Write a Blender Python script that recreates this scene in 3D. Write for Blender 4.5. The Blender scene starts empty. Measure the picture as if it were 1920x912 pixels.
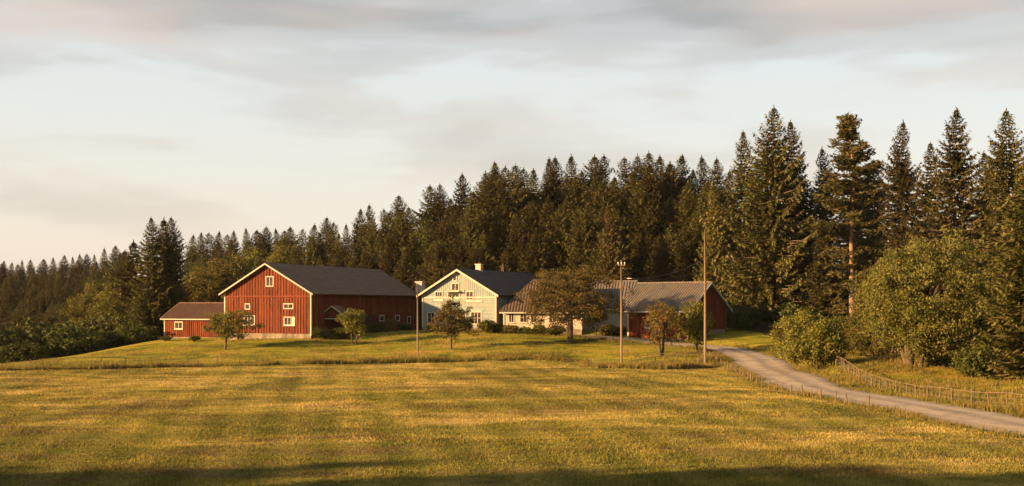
import bpy, math, random
import numpy as np
from mathutils import Vector, Matrix

# ------------------------------------------------------------------ camera, sky, sun, exposure
F = 2200.0            # focal length in photo pixels (1920 wide)
HY = 575.0            # horizon row of the photo
CZ = 6.4              # camera height above the field
SC = bpy.context.scene
COL = SC.collection

def P(px, py, Y):
    return Vector(((px - 960) / F * Y, Y, CZ - (py - HY) / F * Y))
def WX(px, Y):
    return (px - 960) / F * Y
def WZ(py, Y):
    return CZ - (py - HY) / F * Y

cam_d = bpy.data.cameras.new('camera')
cam_d.sensor_width = 36.0
cam_d.lens = 36.0 * F / 1920
cam_d.shift_y = (HY - 456) / 1920
cam_d.clip_end = 20000
cam = bpy.data.objects.new('camera', cam_d)
cam.location = (0, 0, CZ)
cam.rotation_euler = (math.pi / 2, 0, 0)
COL.objects.link(cam)
SC.camera = cam

SUN_AZ = math.atan2(-0.93, -0.37)     # clockwise from +Y, towards the sun
SUN_EL = math.radians(14.0)
sun_dir = Vector((math.sin(SUN_AZ) * math.cos(SUN_EL), math.cos(SUN_AZ) * math.cos(SUN_EL), math.sin(SUN_EL)))

def nn(nt, typ, loc=None, **kw):
    n = nt.nodes.new(typ)
    for k, v in kw.items():
        if k.startswith('i_'):
            key = k[2:]
            key = int(key) if key.isdigit() else key.replace('_', ' ')
            n.inputs[key].default_value = v
        else:
            setattr(n, k, v)
    return n
def lk(nt, a, b):
    nt.links.new(a, b)
def ramp(nt, fac, stops, interp='LINEAR'):
    r = nt.nodes.new('ShaderNodeValToRGB')
    r.color_ramp.interpolation = interp
    e = r.color_ramp.elements
    while len(e) < len(stops):
        e.new(0.5)
    for i, (p, c) in enumerate(stops):
        e[i].position = p
        e[i].color = (c, c, c, 1) if isinstance(c, (int, float)) else (*c, 1)
    if fac is not None:
        lk(nt, fac, r.inputs[0])
    return r.outputs[0]
def mixc(nt, fac, a, b, mode='MIX'):
    m = nt.nodes.new('ShaderNodeMix')
    m.data_type = 'RGBA'; m.blend_type = mode
    for sock, v in ((m.inputs[0], fac), (m.inputs[6], a), (m.inputs[7], b)):
        if isinstance(v, bpy.types.NodeSocket):
            lk(nt, v, sock)
        elif isinstance(v, (int, float)):
            sock.default_value = v
        else:
            sock.default_value = (*v, 1)
    return m.outputs[2]
def mapping(nt, src, scale=(1, 1, 1), rot=(0, 0, 0), loc=(0, 0, 0)):
    m = nt.nodes.new('ShaderNodeMapping')
    m.inputs['Scale'].default_value = scale
    m.inputs['Rotation'].default_value = rot
    m.inputs['Location'].default_value = loc
    lk(nt, src, m.inputs['Vector'])
    return m.outputs[0]
def noise(nt, vec, scale, detail=4, rough=0.55, dist=0.0):
    n = nt.nodes.new('ShaderNodeTexNoise')
    n.inputs['Scale'].default_value = scale
    n.inputs['Detail'].default_value = detail
    n.inputs['Roughness'].default_value = rough
    n.inputs['Distortion'].default_value = dist
    if vec is not None:
        lk(nt, vec, n.inputs['Vector'])
    return n.outputs[0]

world = bpy.data.worlds.new('World')
SC.world = world
world.use_nodes = True
nt = world.node_tree
nt.nodes.clear()
out = nn(nt, 'ShaderNodeOutputWorld')
sky = nn(nt, 'ShaderNodeTexSky', sky_type='NISHITA', sun_disc=False, sun_elevation=SUN_EL,
         sun_rotation=SUN_AZ % (2 * math.pi), air_density=1.0, dust_density=1.6, ozone_density=1.0)
bg_sky = nn(nt, 'ShaderNodeBackground', i_Strength=0.085)
lk(nt, sky.outputs[0], bg_sky.inputs[0])
tc = nn(nt, 'ShaderNodeTexCoord')
vdir = tc.outputs['Generated']
sep = nn(nt, 'ShaderNodeSeparateXYZ'); lk(nt, vdir, sep.inputs[0])
# the thin evening veil of cloud, everywhere; warmer low down, greyer above
m1 = nn(nt, 'ShaderNodeMath', operation='ABSOLUTE'); lk(nt, sep.outputs[2], m1.inputs[0])
veil = ramp(nt, m1.outputs[0], [(0.0, (0.345, 0.285, 0.225)), (0.05, (0.355, 0.308, 0.256)), (0.11, (0.340, 0.322, 0.286)),
                                (0.20, (0.305, 0.320, 0.312)), (0.34, (0.20, 0.205, 0.205)), (0.6, (0.10, 0.105, 0.115))])
cv = mapping(nt, vdir, scale=(1.0, 1.0, 3.6), loc=(0.37, 0.0, 0.2))
n_big = noise(nt, cv, 3.2, 4, 0.48, 0.3)
n_str = noise(nt, mapping(nt, vdir, scale=(1.0, 1.0, 5.0), loc=(1.2, 0.4, 2.3)), 4.6, 4, 0.5, 0.3)
cadd = nn(nt, 'ShaderNodeMath', operation='ADD'); lk(nt, n_big, cadd.inputs[0]); lk(nt, n_str, cadd.inputs[1])
grow = ramp(nt, m1.outputs[0], [(0.0, 0.36), (0.10, 0.44), (0.16, 0.51), (0.20, 0.59), (0.26, 0.67), (0.5, 0.74)])
csum = nn(nt, 'ShaderNodeMath', operation='MULTIPLY'); lk(nt, cadd.outputs[0], csum.inputs[0]); lk(nt, grow, csum.inputs[1])
cfac = ramp(nt, csum.outputs[0], [(0.45, 0.0), (0.545, 0.46), (0.70, 0.95)], 'EASE')
n_tint = noise(nt, mapping(nt, vdir, scale=(1, 1, 5), loc=(5, 1, 0)), 3.0, 3, 0.5)
ctint = ramp(nt, n_tint, [(0.40, (0.165, 0.158, 0.150)), (0.64, (0.295, 0.238, 0.195))])
warm = mixc(nt, ramp(nt, m1.outputs[0], [(0.05, 0.55), (0.2, 0.0)]), ctint, (0.315, 0.262, 0.220))
vcol = mixc(nt, cfac, veil, warm)
bg_c = nn(nt, 'ShaderNodeBackground', i_Strength=0.74)
lk(nt, vcol, bg_c.inputs[0])
mxs = nn(nt, 'ShaderNodeMixShader', i_0=0.90)
lk(nt, bg_sky.outputs[0], mxs.inputs[1]); lk(nt, bg_c.outputs[0], mxs.inputs[2])
lk(nt, mxs.outputs[0], out.inputs[0])

sun_l = bpy.data.lights.new('sun', 'SUN')
sun_l.energy = 5.0
sun_l.angle = math.radians(0.6)
sun_l.color = (1.0, 0.58, 0.24)
sun_o = bpy.data.objects.new('sun', sun_l)
sun_o.rotation_euler = (-sun_dir).to_track_quat('-Z', 'Y').to_euler()
sun_o.location = (-200, -100, 120)
COL.objects.link(sun_o)

vs = SC.view_settings
vs.view_transform = 'Standard'; vs.look = 'None'; vs.gamma = 1.0; vs.use_curve_mapping = False
vs.exposure = 1.8
SC.cycles.max_bounces = 6
SC.cycles.transparent_max_bounces = 8
SC.cycles.volume_bounces = 0

# ------------------------------------------------------------------ materials
MATS = {}
def newmat(name):
    m = bpy.data.materials.new(name); m.use_nodes = True
    nt = m.node_tree; nt.nodes.clear()
    o = nn(nt, 'ShaderNodeOutputMaterial')
    b = nn(nt, 'ShaderNodeBsdfPrincipled')
    lk(nt, b.outputs[0], o.inputs[0])
    MATS[name] = m
    return m, nt, b, o
def bump(nt, b, h, strength=0.4, dist=0.05):
    n = nn(nt, 'ShaderNodeBump', i_Strength=strength, i_Distance=dist)
    lk(nt, h, n.inputs['Height']); lk(nt, n.outputs[0], b.inputs['Normal'])
def wornmat(name, c1, c2, scale=1.0, stretch=(1, 1, 1), rough=0.85, stain=None, stain_amt=0.0, bstr=0.3, spec=0.2):
    m, nt, b, o = newmat(name)
    tc = nn(nt, 'ShaderNodeTexCoord')
    v = mapping(nt, tc.outputs['Object'], scale=stretch)
    n1 = noise(nt, v, scale, 6, 0.6)
    c = mixc(nt, ramp(nt, n1, [(0.32, 0.0), (0.68, 1.0)]), c1, c2)
    if stain:
        n2 = noise(nt, mapping(nt, tc.outputs['Object'], scale=(1.1, 1.1, 0.45), loc=(3, 7, 1)), 0.9, 7, 0.68)
        c = mixc(nt, ramp(nt, n2, [(0.48, 0.0), (0.64, stain_amt)]), c, stain)
    lk(nt, c, b.inputs['Base Color'])
    b.inputs['Roughness'].default_value = rough
    if name.endswith('batten') or name == 'teal_board':
        gi = nn(nt, 'ShaderNodeNewGeometry'); c = mixc(nt, 1.0, c, ramp(nt, gi.outputs['Random Per Island'], [(0.0, 0.66 if name.endswith('batten') else 0.86), (1.0, 1.25 if name.endswith('batten') else 1.08)]), 'MULTIPLY'); lk(nt, c, b.inputs['Base Color'])
    b.inputs['Specular IOR Level'].default_value = spec
    bump(nt, b, noise(nt, v, scale * 6, 3, 0.6), bstr, 0.02)
    return m

wornmat('red_paint', (0.075, 0.020, 0.011), (0.150, 0.040, 0.018), 2.2, (2.5, 2.5, 0.35), 0.9, (0.06, 0.018, 0.012), 0.6)
wornmat('red_batten', (0.108, 0.027, 0.014), (0.205, 0.058, 0.025), 2.6, (3, 3, 0.4), 0.9, (0.08, 0.022, 0.014), 0.55)
wornmat('cream_trim', (0.36, 0.33, 0.28), (0.46, 0.42, 0.36), 3, (1, 1, 1), 0.7, (0.36, 0.30, 0.22), 0.5)
wornmat('teal_white', (0.165, 0.228, 0.235), (0.225, 0.28, 0.28), 1.6, (1, 1, 0.5), 0.75, (0.30, 0.27, 0.22), 0.6)
wornmat('teal_board', (0.14, 0.205, 0.215), (0.225, 0.275, 0.27), 2.4, (2, 2, 0.4), 0.75, (0.30, 0.25, 0.20), 0.65)
wornmat('cream_wall', (0.42, 0.355, 0.275), (0.50, 0.43, 0.34), 1.4, (1, 1, 0.5), 0.75, (0.46, 0.38, 0.27), 0.5)
wornmat('grey_white', (0.34, 0.36, 0.34), (0.44, 0.44, 0.41), 1.3, (1, 1, 0.4), 0.8, (0.30, 0.28, 0.24), 0.6)
wornmat('slate', (0.086, 0.062, 0.048), (0.126, 0.092, 0.070), 1.0, (1, 1, 1), 0.8, (0.115, 0.090, 0.074), 0.6)
wornmat('slate_dark', (0.026, 0.026, 0.030), (0.045, 0.042, 0.044), 1.0, (1, 1, 1), 0.75, (0.05, 0.045, 0.035), 0.5)
wornmat('red_tile', (0.105, 0.058, 0.045), (0.150, 0.085, 0.064), 1.8, (1, 1, 1), 0.85, (0.07, 0.05, 0.035), 0.6)
wornmat('brown_tile', (0.076, 0.054, 0.042), (0.118, 0.084, 0.062), 1.8, (1, 1, 1), 0.85, (0.06, 0.05, 0.035), 0.6)
wornmat('grey_tile', (0.085, 0.080, 0.078), (0.125, 0.115, 0.108), 1.5, (1, 1, 1), 0.7, (0.15, 0.105, 0.055), 0.75)
wornmat('stone', (0.15, 0.125, 0.10), (0.27, 0.225, 0.18), 2.2, (1, 1, 1.4), 0.95, (0.09, 0.075, 0.055), 0.95, 0.8)
wornmat('brick_white', (0.33, 0.30, 0.27), (0.46, 0.42, 0.37), 4, (1, 1, 1), 0.9, (0.36, 0.26, 0.20), 0.6)
wornmat('dark_wood', (0.030, 0.022, 0.018), (0.055, 0.040, 0.030), 3, (3, 3, 0.5), 0.85)
wornmat('pole_wood', (0.125, 0.093, 0.066), (0.19, 0.142, 0.102), 3, (3, 3, 0.25), 0.85, (0.12, 0.085, 0.06), 0.6)
wornmat('post_wood', (0.075, 0.057, 0.04), (0.155, 0.118, 0.082), 5, (2, 2, 0.4), 0.9, (0.14, 0.11, 0.08), 0.6)
wornmat('rail_wood', (0.10, 0.075, 0.052), (0.17, 0.128, 0.086), 5, (0.4, 2, 2), 0.9, (0.06, 0.047, 0.034), 0.6)
wornmat('bark', (0.055, 0.042, 0.030), (0.115, 0.085, 0.060), 3, (2, 2, 0.5), 0.95, None, 0, 0.8)
wornmat('bark_light', (0.13, 0.095, 0.065), (0.20, 0.15, 0.10), 3, (2, 2, 0.5), 0.95, None, 0, 0.8)
wornmat('insulator', (0.5, 0.5, 0.48), (0.6, 0.6, 0.56), 4, (1, 1, 1), 0.3)
wornmat('wire_metal', (0.10, 0.09, 0.08), (0.16, 0.145, 0.125), 4, (1, 1, 1), 0.5)
wornmat('shade_dark', (0.012, 0.011, 0.010), (0.02, 0.018, 0.016), 2, (1, 1, 1), 0.9)

m, nt, b, o = newmat('pine_bark')
tc = nn(nt, 'ShaderNodeTexCoord')
sp = nn(nt, 'ShaderNodeSeparateXYZ'); lk(nt, tc.outputs['Object'], sp.inputs[0])
mr = nn(nt, 'ShaderNodeMapRange', i_1=2.0, i_2=13.0); lk(nt, sp.outputs[2], mr.inputs[0])
n1 = noise(nt, mapping(nt, tc.outputs['Object'], scale=(2, 2, 0.5)), 4, 5, 0.6)
c1 = mixc(nt, n1, (0.10, 0.07, 0.05), (0.21, 0.145, 0.10))
c2 = mixc(nt, n1, (0.17, 0.088, 0.05), (0.27, 0.15, 0.092))
lk(nt, mixc(nt, mr.outputs[0], c1, c2), b.inputs['Base Color']); b.inputs['Roughness'].default_value = 0.9
bump(nt, b, n1, 0.8, 0.03)

m, nt, b, o = newmat('glass')
tc = nn(nt, 'ShaderNodeTexCoord')
n1 = noise(nt, tc.outputs['Object'], 1.7, 3, 0.5)
lk(nt, mixc(nt, ramp(nt, n1, [(0.4, 0.0), (0.62, 1.0)]), (0.012, 0.012, 0.013), (0.055, 0.045, 0.036)), b.inputs['Base Color'])
b.inputs['Roughness'].default_value = 0.12
b.inputs['Specular IOR Level'].default_value = 0.5
bump(nt, b, noise(nt, tc.outputs['Object'], 0.8, 1, 0.5), 0.15, 0.05)

def leafmat(name, cols, transl=0.25, clump=0.6):
    m, nt, b, o = newmat(name)
    g = nn(nt, 'ShaderNodeNewGeometry')
    oi = nn(nt, 'ShaderNodeObjectInfo')
    tc = nn(nt, 'ShaderNodeTexCoord')
    c = ramp(nt, g.outputs['Random Per Island'], [(i / (len(cols) - 1), c_) for i, c_ in enumerate(cols)])
    n1 = noise(nt, tc.outputs['Object'], clump, 3, 0.5)
    c = mixc(nt, ramp(nt, n1, [(0.35, 0.0), (0.68, 0.65)]), c, cols[-1])
    hs = nn(nt, 'ShaderNodeHueSaturation')
    mr = nn(nt, 'ShaderNodeMapRange', i_3=0.470, i_4=0.512); lk(nt, oi.outputs['Random'], mr.inputs[0])
    mv = nn(nt, 'ShaderNodeMapRange', i_3=0.65 if 'needles' in name and 'gold' not in name else 0.86, i_4=1.45 if 'needles' in name and 'gold' not in name else 1.14); lk(nt, oi.outputs['Random'], mv.inputs[0])
    lk(nt, mr.outputs[0], hs.inputs['Hue']); lk(nt, mv.outputs[0], hs.inputs['Value']); lk(nt, c, hs.inputs['Color'])
    lk(nt, hs.outputs[0], b.inputs['Base Color'])
    b.inputs['Roughness'].default_value = 0.6
    b.inputs['Specular IOR Level'].default_value = 0.15
    if transl > 0:
        t = nn(nt, 'ShaderNodeBsdfTranslucent'); lk(nt, hs.outputs[0], t.inputs[0])
        mx = nn(nt, 'ShaderNodeMixShader', i_0=transl)
        lk(nt, b.outputs[0], mx.inputs[1]); lk(nt, t.outputs[0], mx.inputs[2]); lk(nt, mx.outputs[0], o.inputs[0])
    return m
leafmat('spruce_needles', [(0.034, 0.046, 0.012), (0.060, 0.068, 0.018), (0.105, 0.090, 0.028)], 0.16, 0.4)
leafmat('needles_lit_gold', [(0.046, 0.058, 0.012), (0.074, 0.080, 0.017), (0.120, 0.104, 0.028)], 0.25, 0.6)  # spruce needles with the golden sunlight put into their colour
leafmat('pine_needles', [(0.042, 0.058, 0.014), (0.068, 0.080, 0.021), (0.105, 0.095, 0.030)], 0.15, 0.6)
leafmat('leaf_olive', [(0.058, 0.070, 0.012), (0.098, 0.106, 0.018), (0.160, 0.142, 0.028)], 0.3, 0.7)
leafmat('leaf_willow', [(0.050, 0.062, 0.013), (0.086, 0.094, 0.020), (0.145, 0.128, 0.033)], 0.28, 0.45)
leafmat('needles_bright', [(0.080, 0.088, 0.024), (0.120, 0.120, 0.034), (0.170, 0.145, 0.050)], 0.25, 0.6)
leafmat('leaf_bush', [(0.066, 0.080, 0.014), (0.112, 0.122, 0.021), (0.185, 0.165, 0.032)], 0.3, 0.6)
leafmat('leaf_brown', [(0.050, 0.050, 0.012), (0.078, 0.074, 0.018), (0.128, 0.098, 0.029)], 0.3, 0.8)
leafmat('leaf_green', [(0.066, 0.074, 0.012), (0.108, 0.104, 0.017), (0.175, 0.115, 0.027)], 0.3, 0.7)
leafmat('leaf_dark', [(0.030, 0.042, 0.010), (0.050, 0.064, 0.015), (0.080, 0.086, 0.020)], 0.2, 0.5)
leafmat('grass_long', [(0.065, 0.080, 0.013), (0.130, 0.128, 0.022), (0.25, 0.19, 0.060)], 0.35, 0.22)

def groundcolors(nt):
    """Colour of the mown meadow by place: streaks of green, straw and bare brown."""
    g = nn(nt, 'ShaderNodeNewGeometry')
    pos = g.outputs['Position']
    st = mapping(nt, pos, scale=(0.8, 1.0, 1.0), rot=(0, 0, math.radians(25)))
    a = noise(nt, st, 0.10, 8, 0.68, 0.8)
    col = ramp(nt, a, [(0.39, (0.095, 0.100, 0.018)), (0.46, (0.205, 0.190, 0.034)), (0.53, (0.315, 0.262, 0.058)), (0.60, (0.450, 0.345, 0.115))])
    gr = noise(nt, mapping(nt, pos, scale=(0.5, 1.3, 1), loc=(31, 4, 0)), 0.11, 5, 0.6, 0.6)
    sy = nn(nt, 'ShaderNodeSeparateXYZ'); lk(nt, pos, sy.inputs[0])
    near = nn(nt, 'ShaderNodeMapRange', i_1=95.0, i_2=45.0, i_3=-0.10, i_4=0.10); lk(nt, sy.outputs[1], near.inputs[0])
    ga = nn(nt, 'ShaderNodeMath', operation='ADD'); lk(nt, gr, ga.inputs[0]); lk(nt, near.outputs[0], ga.inputs[1])
    col = mixc(nt, ramp(nt, ga.outputs[0], [(0.46, 0.0), (0.58, 0.85)]), col, (0.108, 0.122, 0.020))
    br = noise(nt, mapping(nt, pos, scale=(0.5, 1.2, 1), loc=(7, 50, 0), rot=(0, 0, -.3)), 0.20, 7, 0.70, 0.5)
    col = mixc(nt, ramp(nt, br, [(0.50, 0.0), (0.60, 0.80)]), col, (0.100, 0.074, 0.036))
    # swaths left by the mower, running away from the camera
    sw = nn(nt, 'ShaderNodeTexWave', wave_type='BANDS', bands_direction='X', i_Scale=0.105, i_Distortion=2.2, i_Detail=3.0)
    sw.inputs['Detail Scale'].default_value = 0.5
    lk(nt, mapping(nt, pos, rot=(0, 0, math.radians(-9))), sw.inputs['Vector'])
    col = mixc(nt, 0.26, col, mixc(nt, sw.outputs[0], (0.110, 0.096, 0.028), (0.34, 0.268, 0.088)))
    return pos, col
# one soil sheet: meadow colours on the field, greener lawn on the rise, dark litter in the wood
m, nt, b, o = newmat('ground_mat')
pos, field = groundcolors(nt)
sy = nn(nt, 'ShaderNodeSeparateXYZ'); lk(nt, pos, sy.inputs[0])
ln = noise(nt, mapping(nt, pos, scale=(0.5, 1.0, 1)), 0.20, 8, 0.72, 0.6)
lawn = ramp(nt, ln, [(0.37, (0.060, 0.074, 0.010)), (0.46, (0.170, 0.172, 0.019)), (0.54, (0.265, 0.228, 0.030)), (0.63, (0.35, 0.21, 0.058))])
at = nn(nt, 'ShaderNodeAttribute', attribute_name='zone')     # r: lawn, g: forest floor
sc_ = nn(nt, 'ShaderNodeSeparateColor'); lk(nt, at.outputs['Color'], sc_.inputs[0])
wob = noise(nt, pos, 0.5, 4, 0.6)
def edge(sock):
    a = nn(nt, 'ShaderNodeMath', operation='ADD'); lk(nt, sock, a.inputs[0]); lk(nt, wob, a.inputs[1])
    return ramp(nt, a.outputs[0], [(0.86, 0.0), (1.10, 1.0)])
col = mixc(nt, edge(sc_.outputs[0]), field, lawn)
col = mixc(nt, edge(sc_.outputs[1]), col, mixc(nt, wob, (0.035, 0.030, 0.014), (0.075, 0.060, 0.024)))
fine = noise(nt, pos, 5.0, 5, 0.7)
col = mixc(nt, 1.0, col, ramp(nt, fine, [(0.28, 0.74), (0.72, 1.22)]), 'MULTIPLY')
lk(nt, col, b.inputs['Base Color']); b.inputs['Roughness'].default_value = 0.95; b.inputs['Specular IOR Level'].default_value = 0.05
bump(nt, b, noise(nt, mapping(nt, pos, scale=(1, 1, 1)), 2.2, 6, 0.7), 0.9, 0.35)

m, nt, b, o = newmat('stubble')
pos, field = groundcolors(nt)
g = nn(nt, 'ShaderNodeNewGeometry')
col = mixc(nt, 1.0, field, ramp(nt, g.outputs['Random Per Island'], [(0.0, 0.78), (1.0, 1.28)]), 'MULTIPLY')
lk(nt, col, b.inputs['Base Color']); b.inputs['Roughness'].default_value = 0.8; b.inputs['Specular IOR Level'].default_value = 0.1
t = nn(nt, 'ShaderNodeBsdfTranslucent'); lk(nt, col, t.inputs[0])
mx = nn(nt, 'ShaderNodeMixShader', i_0=0.3); lk(nt, b.outputs[0], mx.inputs[1]); lk(nt, t.outputs[0], mx.inputs[2]); lk(nt, mx.outputs[0], o.inputs[0])

m, nt, b, o = newmat('gravel')
g = nn(nt, 'ShaderNodeNewGeometry'); pos = g.outputs['Position']
n1 = noise(nt, pos, 0.45, 6, 0.65, 0.4)
n2 = noise(nt, pos, 9.0, 4, 0.7)
c = ramp(nt, n1, [(0.3, (0.205, 0.180, 0.150)), (0.52, (0.335, 0.290, 0.235)), (0.72, (0.285, 0.225, 0.155))])
uvn = nn(nt, 'ShaderNodeUVMap'); su = nn(nt, 'ShaderNodeSeparateXYZ'); lk(nt, uvn.outputs[0], su.inputs[0])
tr = ramp(nt, su.outputs[0], [(0.0, 0.62), (0.13, 0.82), (0.25, 1.12), (0.36, 1.05), (0.5, 0.74), (0.64, 1.05), (0.76, 1.12), (0.88, 0.82), (1.0, 0.6)])
c = mixc(nt, 1.0, c, tr, 'MULTIPLY')
c = mixc(nt, 1.0, c, ramp(nt, n2, [(0.25, 0.7), (0.75, 1.25)]), 'MULTIPLY')
lk(nt, c, b.inputs['Base Color']); b.inputs['Roughness'].default_value = 0.95; b.inputs['Specular IOR Level'].default_value = 0.1
bump(nt, b, n2, 0.6, 0.05)

# ------------------------------------------------------------------ helpers
class MB:
    def __init__(self):
        self.v = []; self.f = []
    def add(self, vs, fs):
        o = len(self.v)
        self.v += [tuple(p) for p in vs]
        self.f += [tuple(i + o for i in f) for f in fs]
        return self
    def box(self, x0, x1, y0, y1, z0, z1):
        return self.add([(x0, y0, z0), (x1, y0, z0), (x1, y1, z0), (x0, y1, z0), (x0, y0, z1), (x1, y0, z1), (x1, y1, z1), (x0, y1, z1)],
                        [(0, 3, 2, 1), (4, 5, 6, 7), (0, 1, 5, 4), (1, 2, 6, 5), (2, 3, 7, 6), (3, 0, 4, 7)])
    def prism(self, poly, d):
        """extrude the polygon (list of 3-D points) by the vector d, closed"""
        n = len(poly); d = Vector(d)
        vs = [Vector(p) for p in poly] + [Vector(p) + d for p in poly]
        fs = [tuple(range(n - 1, -1, -1)), tuple(range(n, 2 * n))]
        fs += [(i, (i + 1) % n, n + (i + 1) % n, n + i) for i in range(n)]
        return self.add(vs, fs)
    def bar(self, a, b, w, h, up=(0, 0, 1)):
        """box beam from a to b, w wide and h high, centred on the line"""
        a = Vector(a); b = Vector(b); d = (b - a).normalized()
        s = d.cross(Vector(up))
        if s.length < 1e-4: s = Vector((1, 0, 0))
        s.normalize(); u = s.cross(d)
        s *= w / 2; u *= h / 2
        return self.prism([a - s - u, a + s - u, a + s + u, a - s + u], b - a)
    def tube(self, pts, rad, n=6):
        pts = [Vector(p) for p in pts]
        o = len(self.v)
        prev = Vector((0.3, 1, 0.1))
        for i, p in enumerate(pts):
            d = (pts[min(i + 1, len(pts) - 1)] - pts[max(i - 1, 0)]).normalized()
            s = d.cross(prev)
            if s.length < 1e-3: s = d.cross(Vector((1, 0, 0.2)))
            s.normalize(); u = s.cross(d)
            for k in range(n):
                a = 2 * math.pi * k / n
                self.v.append(tuple(p + (s * math.cos(a) + u * math.sin(a)) * rad[i]))
        for i in range(len(pts) - 1):
            for k in range(n):
                self.f.append((o + i * n + k, o + i * n + (k + 1) % n, o + (i + 1) * n + (k + 1) % n, o + (i + 1) * n + k))
        self.f.append(tuple(o + k for k in range(n)))
        self.f.append(tuple(o + (len(pts) - 1) * n + k for k in range(n - 1, -1, -1)))
        return self
    def mesh(self, name, mat, smooth=False):
        me = bpy.data.meshes.new(name)
        me.from_pydata(self.v, [], self.f)
        me.materials.append(MATS[mat])
        if smooth:
            me.polygons.foreach_set('use_smooth', [True] * len(me.polygons))
        me.update()
        return me
    def build(self, name, mat, parent=None, smooth=False):
        return link(name, self.mesh(name, mat, smooth), parent)
def link(name, data, parent=None):
    o = bpy.data.objects.new(name, data)
    COL.objects.link(o)
    if parent is not None: o.parent = parent
    return o
def npmesh(name, verts, k, mat):
    """verts (n*k, 3): n faces of k corners each, unwelded"""
    n = len(verts) // k
    me = bpy.data.meshes.new(name)
    me.vertices.add(n * k); me.vertices.foreach_set('co', np.ascontiguousarray(verts, dtype=np.float32).ravel())
    me.loops.add(n * k); me.loops.foreach_set('vertex_index', np.arange(n * k, dtype=np.int32))
    me.polygons.add(n); me.polygons.foreach_set('loop_start', np.arange(0, n * k, k, dtype=np.int32))
    me.polygons.foreach_set('loop_total', np.full(n, k, dtype=np.int32))
    me.materials.append(MATS[mat])
    me.update(calc_edges=True)
    return me
def empty(name, loc=(0, 0, 0), rz=0.0):
    o = bpy.data.objects.new(name, None)
    o.location = loc; o.rotation_euler = (0, 0, rz); o.empty_display_size = 0.5
    COL.objects.link(o)
    return o
def tag(o, label, cat, group=None, kind=None):
    o['label'] = label; o['category'] = cat
    if group: o['group'] = group
    if kind: o['kind'] = kind
    return o
ORD = ['first', 'second', 'third', 'fourth', 'fifth', 'sixth', 'seventh', 'eighth', 'ninth', 'tenth', 'eleventh', 'twelfth',
       'thirteenth', 'fourteenth', 'fifteenth', 'sixteenth', 'seventeenth', 'eighteenth', 'nineteenth', 'twentieth']

# ------------------------------------------------------------------ terrain
def pt(px, py, Y): p = P(px, py, Y); return (p.x, p.y, p.z)
CTL = [(x, y, 0.0) for x in (-260, -150, -90, -45, 0, 40, 90, 160) for y in (-120, -40, 10, 40, 60, 80, 100)]
CTL += [(x, y, 0.0) for x in (-60, -40, -20, 0, 12) for y in (108, 116)] + [(-30, 121, 0.02), (-14, 125, .03), (0, 128, .04), (12, 128, .05)]
CTL += [pt(300, 662, 140), pt(500, 652, 142), pt(420, 656, 142), pt(650, 648, 146), pt(845, 655, 140), pt(1070, 642, 145), pt(950, 655, 138),
        pt(500, 638, 150), pt(583, 636, 150), pt(422, 637, 154), pt(778, 622, 176), pt(304, 638, 158), pt(600, 628, 170),
        pt(793, 620, 163), pt(930, 620, 157), pt(1000, 621, 157), pt(1085, 622, 156), pt(1290, 640, 148), pt(1375, 622, 156), pt(1150, 634, 150),
        pt(1200, 633, 150), pt(1240, 668, 130), pt(1345, 652, 138), pt(1395, 668, 130), pt(1400, 690, 121), pt(1120, 692, 120), pt(1300, 690, 121),
        pt(1500, 668, 125), pt(1540, 685, 115), pt(1700, 692, 105), pt(1880, 718, 92), pt(1850, 655, 125), pt(1430, 626, 150), pt(1600, 640, 145),
        pt(1900, 615, 165), pt(1600, 712, 100), pt(1760, 752, 80), pt(1900, 770, 70)]
CTL += [pt(0, 684, 150), pt(80, 675, 150), pt(150, 665, 150), pt(230, 651, 152), pt(300, 643, 153), (WX(0, 118), 118, -0.05), (WX(-150, 150), 150, -3)]
CTL += [(WX(p, y), y, z) for p, y, z in ((0, 172, -4), (150, 172, -2.5), (0, 250, -9), (200, 250, -7), (0, 330, -4), (200, 330, -1.5), (0, 480, 5), (200, 430, 4),
        (280, 175, 0.8), (350, 185, 1.2), (350, 240, 0), (350, 330, 5), (500, 190, 2.6), (500, 240, 3.5), (500, 300, 6), (700, 200, 3.3), (700, 260, 6.7), (900, 192, 4.4), (900, 215, 7.6),
        (1100, 180, 3.6), (1100, 205, 7.6), (1300, 175, 4.0), (1300, 200, 7.6), (1600, 175, 5.0), (1600, 195, 7), (1900, 200, 7), (2100, 120, 4), (2100, 80, 2), (2200, 200, 8), (-300, 250, -8), (-300, 480, 5))]
CTL += [(x, y, z) for x, y, z in ((-260, 700, 8), (-100, 700, 10), (50, 400, 11), (150, 400, 11), (150, 700, 12), (0, 1000, 10), (-500, 1000, 8), (500, 1000, 10), (400, 300, 9), (-500, 300, -2), (-500, 0, 0), (400, 0, 2),
        (-500, -400, 0), (0, -400, 0), (500, -400, 0))]
CT = np.array(CTL)
def tpsk(r2): return 0.5 * r2 * np.log(r2 + 1e-9)
_n = len(CT)
_A = np.zeros((_n + 3, _n + 3))
_d2 = ((CT[:, None, :2] - CT[None, :, :2]) / 100.0); _d2 = (_d2 ** 2).sum(-1)
_A[:_n, :_n] = tpsk(_d2) + np.eye(_n) * 2e-4
_A[:_n, _n] = 1; _A[:_n, _n + 1:] = CT[:, :2] / 100.0
_A[_n, :_n] = 1; _A[_n + 1:, :_n] = CT[:, :2].T / 100.0
_W = np.linalg.solve(_A, np.concatenate([CT[:, 2], np.zeros(3)]))
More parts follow.
